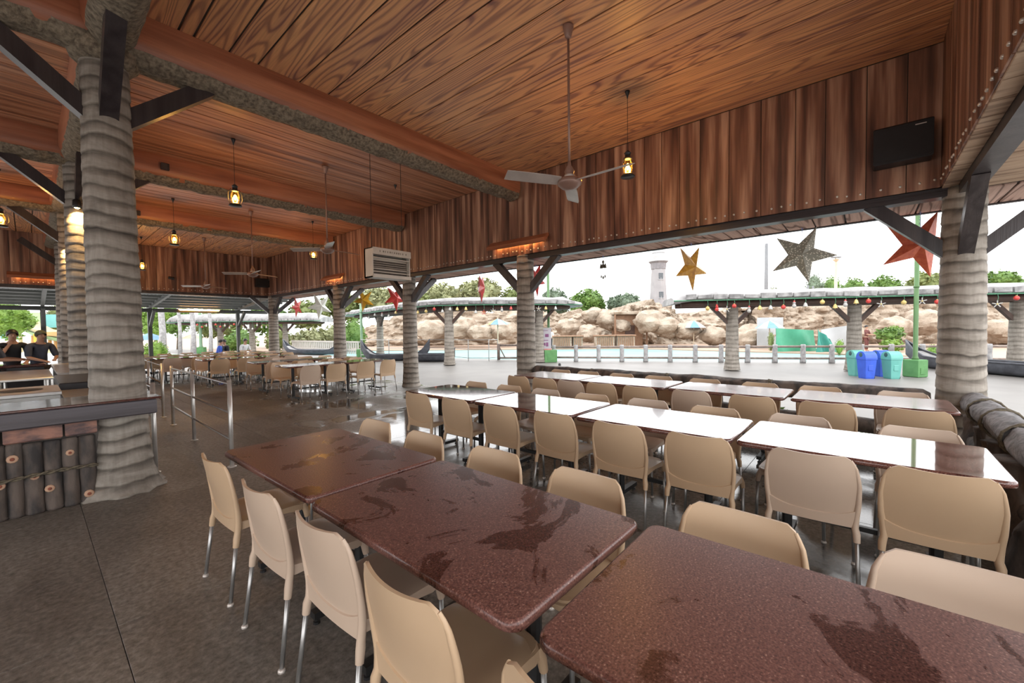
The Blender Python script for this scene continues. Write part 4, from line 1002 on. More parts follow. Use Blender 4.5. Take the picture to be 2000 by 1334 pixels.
# lighthouse
p = atd(1286, 590, 58); f = empty('lighthouse', (p.x, p.y, 0), -YAW, 'pale grey lighthouse tower with gallery and two small windows', 'lighthouse')
k_ = 58/FPX; hb = p.z; zt = atd(1286, 527, 58).z; zg = atd(1286, 512, 58).z; zl = atd(1286, 499, 58).z
r1, r2 = 17*k_, 13.6*k_
MB().lathe([(r1*1.12, 0), (r1, hb), (r2, zt)], 8).build('tower', 'tower_white', f)
MB().lathe([(r2*.98, zt), (r2*1.02, zt+.05), (r2*1.1, zg-.25), (r2*1.32, zg)], 16).build('corbel', 'tower_band', f)
MB().lathe([(r2*1.36, zg), (r2*1.36, zg+.8), (r2*1.25, zg+.8)], 16, cap=True).build('gallery', 'tower_top', f)
MB().lathe([(r2*.85, zg), (r2*.85, zl+.2), (r2*.95, zl+.3), (r2*.6, zl+1.0), (.05, zl+1.5)], 16).build('lantern_room', 'tower_top', f)
for (py_, s) in ((541, 1.0), (577, 1.0)):
    z = atd(1286, py_, 58).z; rr = r1+(r2-r1)*(z-hb)/(zt-hb); wq = MB().box(-.28, .28, -rr*.985-.02, -rr*.7, z-.42, z+.42).build('window', 'window_dark', f)
    MB().box(-.36, .36, -rr*.985-.05, -rr*.8, z-.5, z-.42).build('sill', 'tower_top', f)
# ================================================================== FENCE ALONG THE POOL
def polyline_pts(pl, step):
    out = []; acc = 0
    for (a, b) in zip(pl[:-1], pl[1:]):
        a, b = Vector((*a, 0)), Vector((*b, 0)); L = (b-a).length; s = acc
        while s < L: out.append(a+(b-a)*(s/L)); s += step
        acc = s-L
    return out
fn_pts = [tuple(atz(x, y)[:2]) for x, y in ((1040, 704.5), (1300, 706), (1620, 708), (1850, 709), (2060, 711))]
fe = empty('pool_fence', (fn_pts[1][0], fn_pts[1][1], 0), 0, 'wooden pool fence with grey stone-like posts and two brown rails', 'fence'); o0 = Vector((fn_pts[1][0], fn_pts[1][1], 0))
fpm = MB().lathe([(.10, -.03), (.115, .06), (.10, .14), (.092, .4), (.098, .66), (.08, .72)], 10, fn=lambda a, z: 1+.12*noise.noise((math.cos(a)*2, math.sin(a)*2, z*8))).mesh('post', 'fence_post', True)
pp_ = polyline_pts(fn_pts, 1.0)
for p in pp_:
    o = bpy.data.objects.new('post', fpm); COL.objects.link(o); o.parent = fe; o.location = p-o0
for z in (.16, .63):
    for a, b in zip(fn_pts[:-1], fn_pts[1:]):
        MB().tube([Vector((*a, z))-o0, Vector((*b, z))-o0], .045, 8).build('rail', 'fence_wood', fe, True)
# gate posts and thin metal gate railing left of it
gp = [tuple(atz(x, y)[:2]) for x, y in ((705, 697), (760, 700), (886, 701), (915, 704), (955, 704), (972, 702.5))]
gf = empty('metal_railing', (gp[2][0], gp[2][1], 0), 0, 'thin grey metal pool railing left of the wooden fence', 'railing'); o1 = Vector((gp[2][0], gp[2][1], 0))
for a in gp: MB().tube([Vector((*a, -.03))-o1, Vector((*a, 1.0))-o1], .022, 6).build('post', 'dull_steel', gf)
for z in (.12, .55, .98):
    for a, b in zip(gp[:-1], gp[1:]): MB().tube([Vector((*a, z))-o1, Vector((*b, z))-o1], .016, 6).build('rail', 'dull_steel', gf)
a = atz(974, 703); b = atz(1012, 703); wf = empty('timber_gate', (a.x, a.y, 0), 0, 'brown timber pool gate frame beside the hooded-light post', 'gate')
d = b-a
for q in (Vector((0, 0, 0)), d): MB().tube([q, q+Vector((0, 0, .78))], .07, 8).build('post', 'fence_wood', wf, True)
for z in (.10, .70): MB().tube([Vector((0, 0, z)), d+Vector((0, 0, z))], .045, 8).build('rail', 'fence_wood', wf, True)
MB().bar((0, 0, .7), d*.35+Vector((0, 0, .08)), .05, .05).build('brace', 'fence_wood', wf)
# white picket fence and low wall behind the far tables
a = atz(572, 686); b = atz(700, 692); d = b-a; L = math.hypot(d.x, d.y)
wp = empty('picket_fence', (a.x, a.y, 0), math.atan2(d.y, d.x), 'cream picket fence beyond the far corner of the hall', 'fence')
n = 34; pk = MB().box(-.05, .05, -.03, .03, 0, .8).mesh('picket', 'fence_white')
for i in range(n+1):
    o = bpy.data.objects.new('picket', pk); COL.objects.link(o); o.parent = wp; o.location = (L*i/n, 0, 0)
for z in (.25, .76): MB().box(-.1, L+.1, -.05, .05, z-.04, z+.06).build('rail', 'fence_white', wp)
# ================================================================== GREY LOG CANOPIES WITH TRUNK POSTS
me_can = trunk_mesh('trunk', 2.2, .17, .21, .03, seg=16, seed=21, per=3)
EDGES = {}
def canopy(key, line, posts, zb, zt, half, label, hang=()):
    """line: plan polyline of the roof centre; posts: plan points"""
    c0 = Vector((*line[0], 0)); f = empty('log_canopy', c0, 0, label, 'canopy', 'grey log-roofed canopies')
    pts = [Vector((*p, 0)) for p in line]; nrm = []
    for i in range(len(pts)):
        d = (pts[min(i+1, len(pts)-1)]-pts[max(i-1, 0)]).normalized(); q = Vector((-d.y, d.x, 0))
        if q.dot(WD) > 0: q = -q
        nrm.append(q)          # toward the viewer's side of the canopy
    front = [p+q*half for p, q in zip(pts, nrm)]; EDGES[key] = (front, zb)
    # roof body, resampled and roughened
    S = []; 
    for i in range(len(pts)-1):
        m = max(2, int((pts[i+1]-pts[i]).length/.45))
        for k in range(m): t = k/m; S.append((pts[i].lerp(pts[i+1], t), nrm[i].lerp(nrm[i+1], t)))
    S.append((pts[-1], nrm[-1])); n = len(S); vs = []
    sec = [(1, 0), (1.06, .10), (1.03, .22), (.9, .32), (.5, .40), (0, .43), (-.5, .40), (-.95, .3), (-1, 0)]; m = len(sec)
    for i, (p, q) in enumerate(S):
        e = 1-.35*max(0, 1-i/2)-.35*max(0, 1-(n-1-i)/2); lowr = .10*max(0, 1-i/2)+.10*max(0, 1-(n-1-i)/2)
        for (s, z) in sec:
            j = .05*noise.noise((i*.8, s*3, zb+z*9))
            vs.append(p-c0+q*(s*half*(1 if s < 0 else 1)+j)+Vector((0, 0, zb+(zt-zb)/.43*z*e+(j if z > 0 else 0)-lowr)))
    fs = [(i*m+k, i*m+(k+1) % m, (i+1)*m+(k+1) % m, (i+1)*m+k) for i in range(n-1) for k in range(m)]+[tuple(range(m)), tuple((n-1)*m+k for k in range(m-1, -1, -1))]
    smooth_by_angle(MB().add(vs, fs).build('roof', 'grey_stone_roof', f), 50)
    # edging stones along the front lip, one piece each
    for i in range(0, n-1):
        a, qa = S[i]; b, qb = S[i+1]; g = .03
        A_ = (a-c0)+qa*(half*1.03+.03); B_ = (b-c0)+qb*(half*1.03+.03); dd = (B_-A_); L = dd.length; dd.normalize()
        if i in (0, n-2): continue
        o = MB().bar(A_+dd*g+Vector((0, 0, zb+.10)), B_-dd*g+Vector((0, 0, zb+.10+.02*math.sin(i))), .09, .13+.03*math.sin(i*2.3)); o.build('edge_stone', 'roof_stone', f)
    # long beams under the roof
    for s in (.45, -.45):
        MB().tube([p-c0+q*(half*s)+Vector((0, 0, zb-.10)) for p, q in S[1:-1]], .10, 8).build('beam', 'canopy_beam', f, True)
    for p in posts:
        P = Vector((*p, 0))-c0; o = bpy.data.objects.new('trunk', me_can); COL.objects.link(o); o.parent = f; o.location = P; o.scale = (1, 1, (zb-.02)/2.2)
        i = min(range(n), key=lambda q: (S[q][0]-Vector((*p, 0))).length); dd = (S[min(i+1, n-1)][0]-S[max(i-1, 0)][0]).normalized()
        for s in (-1, 1): MB().bar(P+dd*s*.12+Vector((0, 0, zb-.75)), P+dd*s*.72+Vector((0, 0, zb-.12)), .13, .12).build('brace', 'canopy_beam', f)
    MB().tube([q-c0+Vector((0, 0, zb-.01))+nq*.06 for q, nq in zip(front, nrm)], .022, 6).build('garland', 'garland', f)
    return f
d_ = Vector((1.88, -3.17)).normalized(); A0 = Vector((15.6, 3.49))
canopy('A', [tuple(A0-d_*2.1), tuple(A0-d_*1.4), tuple(A0), tuple(A0+d_*3.68), tuple(A0+d_*9)], [(15.6, 3.49), (17.48, .32), (20.3, -3.6)], 2.33, 2.68, 1.0, 'grey log-roofed canopy with ornaments behind the recycling bins')
canopy('B', [(14.6, 26.0), (13.63, 22.04), (12.2, 16.2), (11.9, 14.2), (12.9, 12.6), (14.75, 11.05), (15.5, 10.55), (16.1, 10.2)], [(13.63, 22.04), (11.6, 13.45), (14.75, 11.05)], 2.50, 2.86, .95, 'grey log-roofed canopy with ornaments curving behind the insect-killer post')
c1 = atd(350, 640, 31); c2 = atd(640, 640, 31); e1 = atd(430, 640, 31.5); e2 = atd(557, 640, 31.5); e3 = atd(492, 640, 31.5)
canopy('C', [(c1.x, c1.y), ((c1.x*.97+c2.x*.03), (c1.y*.97+c2.y*.03)), ((c1.x+c2.x)/2, (c1.y+c2.y)/2), (c2.x, c2.y)], [(e1.x, e1.y), (e2.x, e2.y), (e3.x, e3.y)], 2.25, 2.86, 1.1, 'grey log-roofed canopy with ornaments beyond the back pergola')
# ornaments on the canopy lips
def ornament(key, px_, kind, drop):
    fr, zb = EDGES[key]; d = ray(px_, 600); best = None
    for a, b in zip(fr[:-1], fr[1:]):
        e = b-a; den = d.x*(-e.y)+d.y*e.x
        if abs(den) < 1e-9: continue
        t = (a.x*(-e.y)+a.y*e.x)/den; s = (d.x*a.y-d.y*a.x)/den
        if -.001 <= s <= 1.001 and t > 0 and (best is None or t < best[0]): best = (t, a+e*s)
    if not best: return
    p = best[1]; toward = Vector((-p.x, -p.y, 0)).normalized()*.10
    mat = {'r': 'ornament_red', 'w': 'ornament_white', 'g': 'ornament_gold'}[kind[0]]; sh = kind[1]
    nm = {'b': 'bauble', 'l': 'bell', 's': 'snow star', 'f': 'snowman'}[sh]; cn_ = {'r': 'red', 'w': 'white', 'g': 'gold'}[kind[0]]
    f = empty('hanging_ornament', p+toward+Vector((0, 0, zb-.05)), math.atan2(-p.y, -p.x), '%s %s ornament hanging from the %s' % (cn_, nm, {'A': 'canopy lip behind the bins', 'B': 'curving canopy lip', 'C': 'canopy lip beyond the pergola'}[key]), 'ornament', 'ornaments on the canopy lips')
    f.scale = (.8, .8, .8)
    MB().tube([(0, 0, .05), (0, .02, -drop*.5), (0, 0, -drop)], .008, 5).build('cord', 'garland', f)
    z = -drop
    if sh == 'b': MB().ell((0, 0, z-.08), .085, 10, 6).build('body', mat, f, True); MB().lathe([(.025, z-.005), (.025, z+.02)], 8).build('cap', 'ornament_gold', f)
    elif sh == 'l': MB().lathe([(.09, z-.16), (.075, z-.13), (.055, z-.05), (.02, z)], 12).build('body', mat, f, True); MB().ell((0, 0, z-.17), .025, 6, 4).build('clapper', 'ornament_gold', f)
    elif sh == 's':
        mb = MB()
        for k in range(5): a = math.pi/2+k*2*math.pi/5; mb.bar((0, 0, z-.12), (0, .13*math.cos(a), z-.12+.13*math.sin(a)), .03, .05, up=(1, 0, 0))
        mb.build('body', mat, f); MB().ell((.02, 0, z-.12), .03, 6, 4).build('centre', 'ornament_gold', f)
    else:
        MB().ell((0, 0, z-.20), (.075, .075, .08), 10, 6).build('body', mat, f, True); MB().ell((0, 0, z-.09), .055, 10, 6).build('head', mat, f, True); MB().lathe([(.06, z-.06), (.03, z-.05), (.028, z)], 8).build('hat', 'ornament_red', f)
rng = random.Random(5)
for px_, k_ in zip((1382, 1400, 1420, 1434, 1463, 1484, 1505, 1530, 1551, 1573, 1606, 1631, 1651, 1672, 1696, 1721, 1765, 1801, 1830, 1948, 1985),
                   ('gb', 'rf', 'ws', 'rb', 'wf', 'gl', 'wl', 'rb', 'wf', 'wl', 'gb', 'gl', 'wf', 'gl', 'rb', 'ws', 'gb', 'ws', 'rb', 'ws', 'rb')): ornament('A', px_, k_, rng.choice([.04, .12, .2]))
for px_, k_ in zip((720, 732, 746, 759, 773, 816, 832, 848, 864, 879, 893, 910, 929, 945, 963, 980, 998, 1052, 1066, 1085), ('wl', 'wl', 'wf', 'wl', 'gl', 'gl', 'gb', 'rb', 'wl', 'wl', 'gl', 'gl', 'wl', 'rs', 'ws', 'wf', 'rl', 'ws', 'gl', 'wl')): ornament('B', px_, k_, rng.choice([.05, .15, .22]))
for px_ in range(384, 530, 9): ornament('C', px_, rng.choice(['wl', 'rb', 'wf', 'gl', 'wb']), rng.choice([.1, .3, .5]))

# ================================================================== BINS, POLES, BOATS, SIGN
GZ = -.03
def bin_(px_, py_, mat, label, rz):
    p = atz(px_, py_, GZ); f = empty('recycling_bin', (p.x, p.y, GZ), rz, label, 'bin', 'recycling bins'); f.scale = (.57, .57, .88); vs = []
    for (w, d, z) in ((.20, .20, 0), (.215, .215, .04), (.27, .27, .60), (.29, .29, .61), (.29, .29, .66)):
        vs += [(-w, -d, z), (w, -d, z), (w, d, z), (-w, d, z)]
    fs = [(3, 2, 1, 0), (16, 17, 18, 19)]+[(4*i+k, 4*i+(k+1) % 4, 4*i+4+(k+1) % 4, 4*i+4+k) for i in range(4) for k in range(4)]
    MB().add(vs, fs).build('body', mat, f)
    n = 8; vs = []
    for sx_ in (-.29, .29):
        for k in range(n+1): a = math.pi*k/n; vs.append((sx_, -.29*math.cos(a), .66+.21*math.sin(a)))
    fs = [(k, k+1, n+2+k, n+1+k) for k in range(n)]+[tuple(range(n+1)), tuple(range(2*n+1, n, -1))]
    ld = smooth_by_angle(MB().add(vs, fs).build('lid', mat, f), 40)
    MB().ell((-.292, 0, .76), (.012, .10, .075), 12, 6).build('opening', 'bin_hole', ld, True)
    MB().bbox(-.11, .11, -.262, -.235, .26, .44, .008).build('panel', mat, f)
    for s in (-1, 1): MB().tube([(.21, s*.16, .05), (.21, s*.20, .05)], .05, 10).build('wheel', 'black_metal', f)
rz0 = -YAW
bin_(1671, 734, 'bin_teal', 'teal recycling bin at the trunk post, behind the blue pair', rz0)
bin_(1692, 739, 'bin_blue', 'bright blue recycling bin standing foremost beside the teal ones', rz0)
bin_(1720, 735, 'bin_blue', 'blue recycling bin tucked behind between blue and teal bins', rz0)
bin_(1741, 739.5, 'bin_teal', 'teal recycling bin standing next to the green pole base', rz0)
def pole_box(px_, py_, s, h, hp, r, label, mat='pole_green'):
    p = atz(px_, py_, GZ); f = empty('green_pole', (p.x, p.y, GZ), -YAW+.25, label, 'pole', 'green poles in square bases')
    MB().bbox(-s, s, -s, s, 0, h, .02).build('base_block', 'box_green', f)
    MB().bbox(-s*.55, s*.55, -s-.012, -s, h*.18, h*.55, .004).build('plaque', 'box_green', f)
    MB().lathe([(r*1.5, h), (r*1.3, h+.05), (r, h+.1), (r, hp), (r*.5, hp+.02)], 12).build('pole', mat, f, True)
    MB().lathe([(r*1.25, 2.55), (r*1.25, 2.60)], 12).build('joint', mat, f, True)
    return f
pole_box(1787, 736, .19, .50, 6.2, .055, 'green pole in a green square block next to the bins')
pole_box(1072, 707, .29, .55, 4.6, .06, 'green pole in a green square block carrying the white notice board')
pole_box(707, 697, .27, .45, 3.3, .07, 'mint green pole in a small green block behind the far tables', 'pole_mint')
pole_box(393, 690, .25, .45, 5.0, .10, 'pale mint green pole beyond the back pergola', 'pole_mint')
p = atz(1062, 707, GZ); f = empty('notice_board', (p.x-.12, p.y-.1, hz(1062, 660, p)), -YAW, 'white notice board with purple print and pink lower edge on a green pole', 'sign')
MB().bbox(-.33, .33, -.02, .02, -.56, .42, .006).build('panel', 'sign_white', f)
MB().box(-.33, .33, -.026, -.02, -.60, -.48).build('lower_edge', 'sign_pink', f)
MB().box(-.36, .36, -.028, .028, .41, .46).build('frame_top', 'dull_steel', f)
for (xa, xb, za, zb_) in ((-.20, .0, .06, .14), (.06, .22, .04, .18), (-.24, .2, -.12, -.09), (-.22, .08, -.34, -.22), (.10, .2, -.38, -.2), (-.2, .2, .32, .34)): MB().box(xa, xb, -.024, -.019, za, zb_).build('print_mark', 'sign_ink', f)
def boat(px_, py_, L, hgt, end, ang, label):
    p = atz(px_, py_, GZ); f = empty('boat_planter', (p.x, p.y, GZ), ang, label, 'boat', 'dark boat-shaped planters'); n = 24; vs = []
    sec = 7
    for i in range(n+1):
        t = -1+2*i/n; x = t*L/2; w = .38*max(.02, 1-abs(t)**3.2); z1 = hgt+end*max(0, (abs(t)-.55)/.45)**2; z0 = .0+end*.75*max(0, (abs(t)-.7)/.3)**2
        for k in range(sec):
            a = math.pi*k/(sec-1); vs.append((x, -w*math.cos(a)*1.0, z1-(z1-z0)*math.sin(a)**.6))
    fs = [(i*sec+k, i*sec+k+1, (i+1)*sec+k+1, (i+1)*sec+k) for i in range(n) for k in range(sec-1)]
    smooth_by_angle(MB().add(vs, fs).build('hull', 'boat_dark', f), 50)
    vs = []
    for i in range(2, n-1):
        t = -1+2*i/n; w = .36*max(.02, 1-abs(t)**3.2); z1 = hgt-.03+end*max(0, (abs(t)-.55)/.45)**2; vs += [(t*L/2, -w, z1), (t*L/2, w, z1)]
    MB().add(vs, [(2*i, 2*i+1, 2*i+3, 2*i+2) for i in range(len(vs)//2-1)]).build('deck', 'grey_stone_roof', f)
    for s in (-1, 1):
        MB().tube([(-L/2+L*i/12, s*.38*max(.02, 1-abs(-1+i/6)**3.2), hgt+end*max(0, (abs(-1+i/6)-.55)/.45)**2) for i in range(13)], .03, 6).build('gunwale', 'boat_dark', f, True)
a = atz(1965, 735, GZ); b = atz(1830, 722, GZ); boat(1945, 731, 5.6, .38, .55, math.atan2(b.y-a.y, b.x-a.x), 'long dark boat-shaped planter behind the corner post')
a = atz(780, 706, GZ); b = atz(880, 706, GZ); boat(838, 706, 2.6, .36, .28, math.atan2(b.y-a.y, b.x-a.x), 'short dark boat with upturned ends beside the insect-killer post')
boat(772, 704, 3.6, .30, .75, math.atan2(b.y-a.y, b.x-a.x)+.05, 'dark boat with a tall prow seen behind the far table chairs')
a = atz(560, 692, GZ); boat(610, 692, 5.0, .3, .7, math.atan2(b.y-a.y, b.x-a.x)+.25, 'dark boat-shaped planter behind the far tables beside the picket fence')
p = atz(1093, 714, GZ); tag(MB().lathe([(.05, 0), (.06, .03), (.04, .10)], 10).build('ground_spike_light', 'black_metal', None, True, (p.x, p.y, GZ)), 'tiny black ground light on the terrace by the notice board', 'ground light')
# ================================================================== UMBRELLAS
def umbrella(px_, ptop, pbase, depth, rad, mats, label, base_z=-.22):
    t = atd(px_, ptop, depth); e = atd(px_, pbase, depth); f = empty('parasol', (t.x, t.y, base_z), 0, label, 'umbrella', 'parasols by the pool'); zt = t.z-base_z; ze = e.z-base_z
    MB().tube([(0, 0, 0), (0, 0, zt+.08)], .035, 8).build('pole', 'tan_pole', f)
    for k in range(8):
        a0 = k*math.pi/4; vs = [(0, 0, zt)]
        for q in (0, .5, 1):
            a = a0+q*math.pi/4; rr = rad*(1-.05*math.sin(q*math.pi)); vs += [(rr*.5*math.cos(a), rr*.5*math.sin(a), ze+(zt-ze)*.62), (rr*math.cos(a), rr*math.sin(a), ze)]
        MB().add(vs, [(0, 1, 3), (0, 3, 5), (1, 2, 4, 3), (3, 4, 6, 5)]).build('panel', mats[k % len(mats)], f)
umbrella(972, 622, 634, 24, .62*1.0, ['umbrella_blue', 'umbrella_white', 'umbrella_blue', 'umbrella_yellow'], 'blue white and yellow parasol behind the timber pool gate')
umbrella(1355, 626, 640, 35, 1.0, ['umbrella_blue', 'umbrella_white'], 'blue and white parasol on the rocks right of the lighthouse')
umbrella(1503, 626, 641, 30, .95, ['umbrella_blue', 'umbrella_white'], 'blue and white parasol beside the green tarpaulin')
umbrella(1747, 626, 636, 31, .9, ['umbrella_white', 'umbrella_blue'], 'pale parasol above the clipped hedge')
umbrella(375, 652, 661, 38, .85, ['umbrella_cream'], 'cream parasol seen beyond the back pergola')
umbrella(292, 650, 664, 30, .95, ['umbrella_blue'], 'blue parasol among shrubs beyond the back pergola')
p = atd(1510, 640, 31); f = empty('white_sheet', (p.x, p.y, -.22), -YAW, 'white sheet panel standing behind the blue and white parasol', 'panel')
MB().bbox(-1.0, .95, .3, .36, 0, 2.3, .01).build('sheet', 'sheet_white', f)
# tarpaulins
def tarp(pl, depth, mat, label, folds=5):
    """pl: four pixel corners (bottom-left, bottom-right, top-right, top-left)"""
    q = [atd(x, y, depth) for x, y in pl]; q[0].z = q[1].z = -.23; c = Vector((q[0].x, q[0].y, 0)); n = 14; vs = []
    for sd in (0, .03):
        for j in range(9):
            for i in range(n+1):
                u, v = i/n, j/8; p = (q[0].lerp(q[1], u)).lerp(q[3].lerp(q[2], u), v); p = p-WD*(.18*math.sin(u*folds*2+v*2)*(1-v*.5))+WD*sd; vs.append(p-c)
    N = 9*(n+1); fs = []
    for j in range(8):
        for i in range(n):
            a = j*(n+1)+i; fs += [(a, a+1, a+n+2, a+n+1), (N+a, N+a+n+1, N+a+n+2, N+a+1)]
    o = MB().add(vs, fs).build('tarpaulin', mat, None, True, c); return tag(o, label, 'tarpaulin', 'tarpaulins behind the fence')
tarp([(1514, 676), (1598, 674), (1590, 645), (1514, 641)], 27, 'tarp_green', 'green tarpaulin stretched behind the pool fence')
tarp([(1594, 686), (1640, 680), (1622, 662), (1596, 643)], 26, 'tarp_teal', 'folded teal tarpaulin sloping beside the trunk post')
tarp([(1600, 668), (1662, 668), (1660, 635), (1602, 644)], 27.5, 'sheet_white', 'white tarpaulin behind the teal one', 3)
# ================================================================== TREES AND PLANTS
def leaves(blobs, n, size, seed, asp=.55):
    rr = random.Random(seed); mb = MB(); tot = sum(b[3]*b[4] for b in blobs)
    for (bx_, by_, bz_, rx, rz_) in blobs:
        for _ in range(int(n*rx*rz_/tot)):
            th = rr.uniform(0, 2*math.pi); cz = rr.uniform(-1, 1); s = math.sqrt(1-cz*cz); k = rr.uniform(.72, 1.05)
            c = Vector((bx_+rx*k*s*math.cos(th), by_+rx*k*s*math.sin(th), bz_+rz_*k*cz)); q = size*rr.uniform(.6, 1.3)
            a = Vector((rr.uniform(-1, 1), rr.uniform(-1, 1), rr.uniform(-.6, .8))).normalized(); b = a.cross(Vector((rr.uniform(-1, 1), rr.uniform(-1, 1), rr.uniform(-1, 1)))).normalized()
            i = len(mb.v); mb.v += [tuple(c-a*q), tuple(c+b*q*asp), tuple(c+a*q), tuple(c-b*q*asp)]; mb.f.append((i, i+1, i+2, i+3)); mb.mi.append(0)
    return mb
def tree(px_, ptop, pw_, depth, mat, label, seed, base=-.25, n=1500, size=None, group='trees behind the rocks', crown=.55):
    t = atd(px_, ptop, depth); h = t.z-base; r = pw_*depth/FPX; rr = random.Random(seed); f = empty('tree', (t.x, t.y, base), 0, label, 'tree', group)
    ch = h*crown; blobs = [(0, 0, h-ch*.5, r*.72, ch*.5)]
    for k in range(7):
        a = rr.uniform(0, 6.28); q = r*rr.uniform(.35, .62); rb = r*rr.uniform(.34, .5); blobs.append((q*math.cos(a), q*math.sin(a), h-ch*rr.uniform(.3, .8), rb, min(rb*.85, ch*.32)))
    inner = MB()
    for b in blobs: inner.ell(b[:3], (b[3]*.8, b[3]*.8, b[4]*.8), 10, 7, fn=lambda q: 1+.2*noise.noise((q.x*2+seed, q.y*2, q.z*2)))
    cr = leaves(blobs, n, size or r*.085, seed); cr.v += [tuple(v) for v in inner.v]; o = len(cr.v)-len(inner.v)
    cr.f += [tuple(i+o for i in q) for q in inner.f]; cr.mi += [0]*len(inner.f)
    cr.build('crown', mat, f)
    MB().tube([(0, 0, 0), (r*.04, 0, h*.3), (0, r*.03, h-ch*.5)], [.035*h, .026*h, .016*h], 8).build('trunk', 'trunk_bark', f, True)
TL = 'tree with %s rounded crown beyond the pool rockwork'
for k, (x, t_, w, d, m, lb) in enumerate([(668, 570, 46, 50, 'leaf_olive', 'olive green tree with airy crown rising behind the picket fence'), (735, 556, 50, 52, 'leaf_dusty', 'dusty olive tree rising over the canopy near the yellow star'),
        (800, 566, 46, 50, 'leaf_olive', 'olive tree rising behind the red star by the insect-killer post'), (862, 552, 40, 54, 'leaf_dusty', 'dusty tree rising just right of the insect-killer post'),
        (945, 543, 52, 56, 'leaf_dusty', 'broad dusty olive tree behind the edge-on red star'), (1003, 560, 36, 56, 'leaf_olive', 'olive tree rising left of the hooded-light post'),
        (1082, 562, 34, 62, 'leaf_blue', 'thin grey-green tree right of the hooded-light post'), (1150, 566, 46, 60, 'leaf_green', 'round bright green tree below the bell chime'),
        (1222, 572, 40, 58, 'leaf_blue', 'dark feathery green tree left of the lighthouse'), (600, 588, 46, 48, 'leaf_olive', 'olive tree behind the white star'),
        (1590, 532, 20, 95, 'leaf_blue', 'slim blue-green tree far behind the canopy, below the silver star'), (1625, 538, 24, 95, 'leaf_green', 'small far green tree beside the lamp post'),
        (1665, 541, 30, 98, 'leaf_green', 'low far green tree right of the lamp post'), (1725, 538, 34, 98, 'leaf_green', 'far green tree between lamp post and green pole'), (1810, 530, 42, 96, 'leaf_olive', 'far olive green tree just right of the green pole'),
        (1950, 528, 44, 96, 'leaf_green', 'far green tree right of the corner post'), (2045, 522, 36, 92, 'leaf_green', 'far green tree at the end of the tree line'), (1510, 558, 18, 92, 'leaf_olive', 'low far shrub tree behind the tall white pole')]):
    tree(x, t_, w, d, m, lb, 40+k, n=2400 if w > 30 else 1100)
# left background: leafy trees and shrubs beyond the back pergola
for k, (x, t_, w, d, m, lb) in enumerate([(300, 590, 34, 34, 'leaf_lime', 'bright lime green tree beyond the pergola beside the counter trunk'), (345, 584, 30, 38, 'leaf_green', 'leafy green tree behind the bare trunks beyond the pergola'),
        (430, 590, 46, 42, 'leaf_olive', 'olive leafy tree behind the ornament canopy past the pergola'), (520, 592, 44, 44, 'leaf_green', 'green leafy tree behind the far corner post'),
        (20, 585, 36, 30, 'leaf_lime', 'overhanging lime green tree above the water slide'), (110, 594, 22, 46, 'leaf_olive', 'olive tree behind the water slide')]):
    tree(x, t_, w, d, m, lb, 90+k, n=2200, group='trees beyond the back pergola', crown=.7)
def shrub(px_, pt_, pb_, wpx, depth, mat, label, seed, n=700):
    t = atd(px_, pt_, depth); b = atd(px_, pb_, depth); b.z = -.26 if b.z < .35 else b.z; h = t.z-b.z; r = wpx*depth/FPX; f = empty('shrub', (t.x, t.y, b.z), 0, label, 'shrub', 'garden shrubs')
    bl = [(0, 0, h*.5, r*.8, h*.5), (r*.5, 0, h*.4, r*.5, h*.4), (-r*.5, 0, h*.4, r*.5, h*.4)]
    m = leaves(bl, n, r*.11, seed)
    for q in bl: m.ell(q[:3], (q[3]*.75, q[3]*.75, q[4]*.8), 10, 6)
    m.build('foliage', mat, f); MB().tube([(0, 0, -.05), (0, 0, h*.5)], .04, 6).build('stem', 'trunk_bark', f)
shrub(1738, 640, 666, 30, 27, 'leaf_green', 'clipped dark green hedge behind the bins', 1); shrub(1748, 636, 652, 16, 27.5, 'leaf_lime', 'upper tier of bright hedge behind the bins', 2); shrub(1742, 662, 676, 24, 25.5, 'leaf_lime', 'bright lime shrub row in front of the hedge', 3)
shrub(1506, 645, 674, 8, 28, 'leaf_olive', 'narrow yellow-green shrub left of the green tarpaulin', 4); shrub(1640, 662, 690, 10, 24, 'leaf_lime', 'yellow-green shrub between tarpaulin and trunk post', 5)
shrub(302, 664, 692, 22, 26, 'leaf_lime', 'bright lime shrub beyond the far railing', 6); shrub(470, 640, 690, 30, 38, 'leaf_green', 'dark green shrub under the ornament canopy', 7); shrub(610, 640, 688, 40, 36, 'leaf_dusty', 'dry straw-coloured bush behind the picket fence', 8, 1000)
shrub(690, 620, 690, 26, 36, 'leaf_green', 'green shrub mass behind the mint pole', 9, 1000); shrub(650, 632, 690, 22, 37, 'leaf_dusty', 'straw-coloured bush left of the mint pole', 10); shrub(545, 636, 690, 26, 37, 'leaf_olive', 'olive bush behind the far corner post', 11)
shrub(1822, 672, 690, 12, 20, 'leaf_lime', 'lime shrub behind the boat planter', 12)
# low plants outside the log rail
for k, (yy, h) in enumerate(((.95, .34), (1.45, .38), (.35, .36), (-.1, .3), (2.3, .33), (3.1, .34))):
    f = empty('rail_plant', (6.98+.03*k % .05, yy, GZ), k, 'low bright green leafy plant growing at the foot of the log rail', 'plant', 'plants along the log rail')
    leaves([(0, 0, h*.62, .15, h*.42)], 160, .045, 200+k, .45).build('leaves', 'leaf_lime', f); MB().tube([(0, 0, 0), (0, 0, h*.6)], .012, 6).build('stem', 'trunk_bark', f)
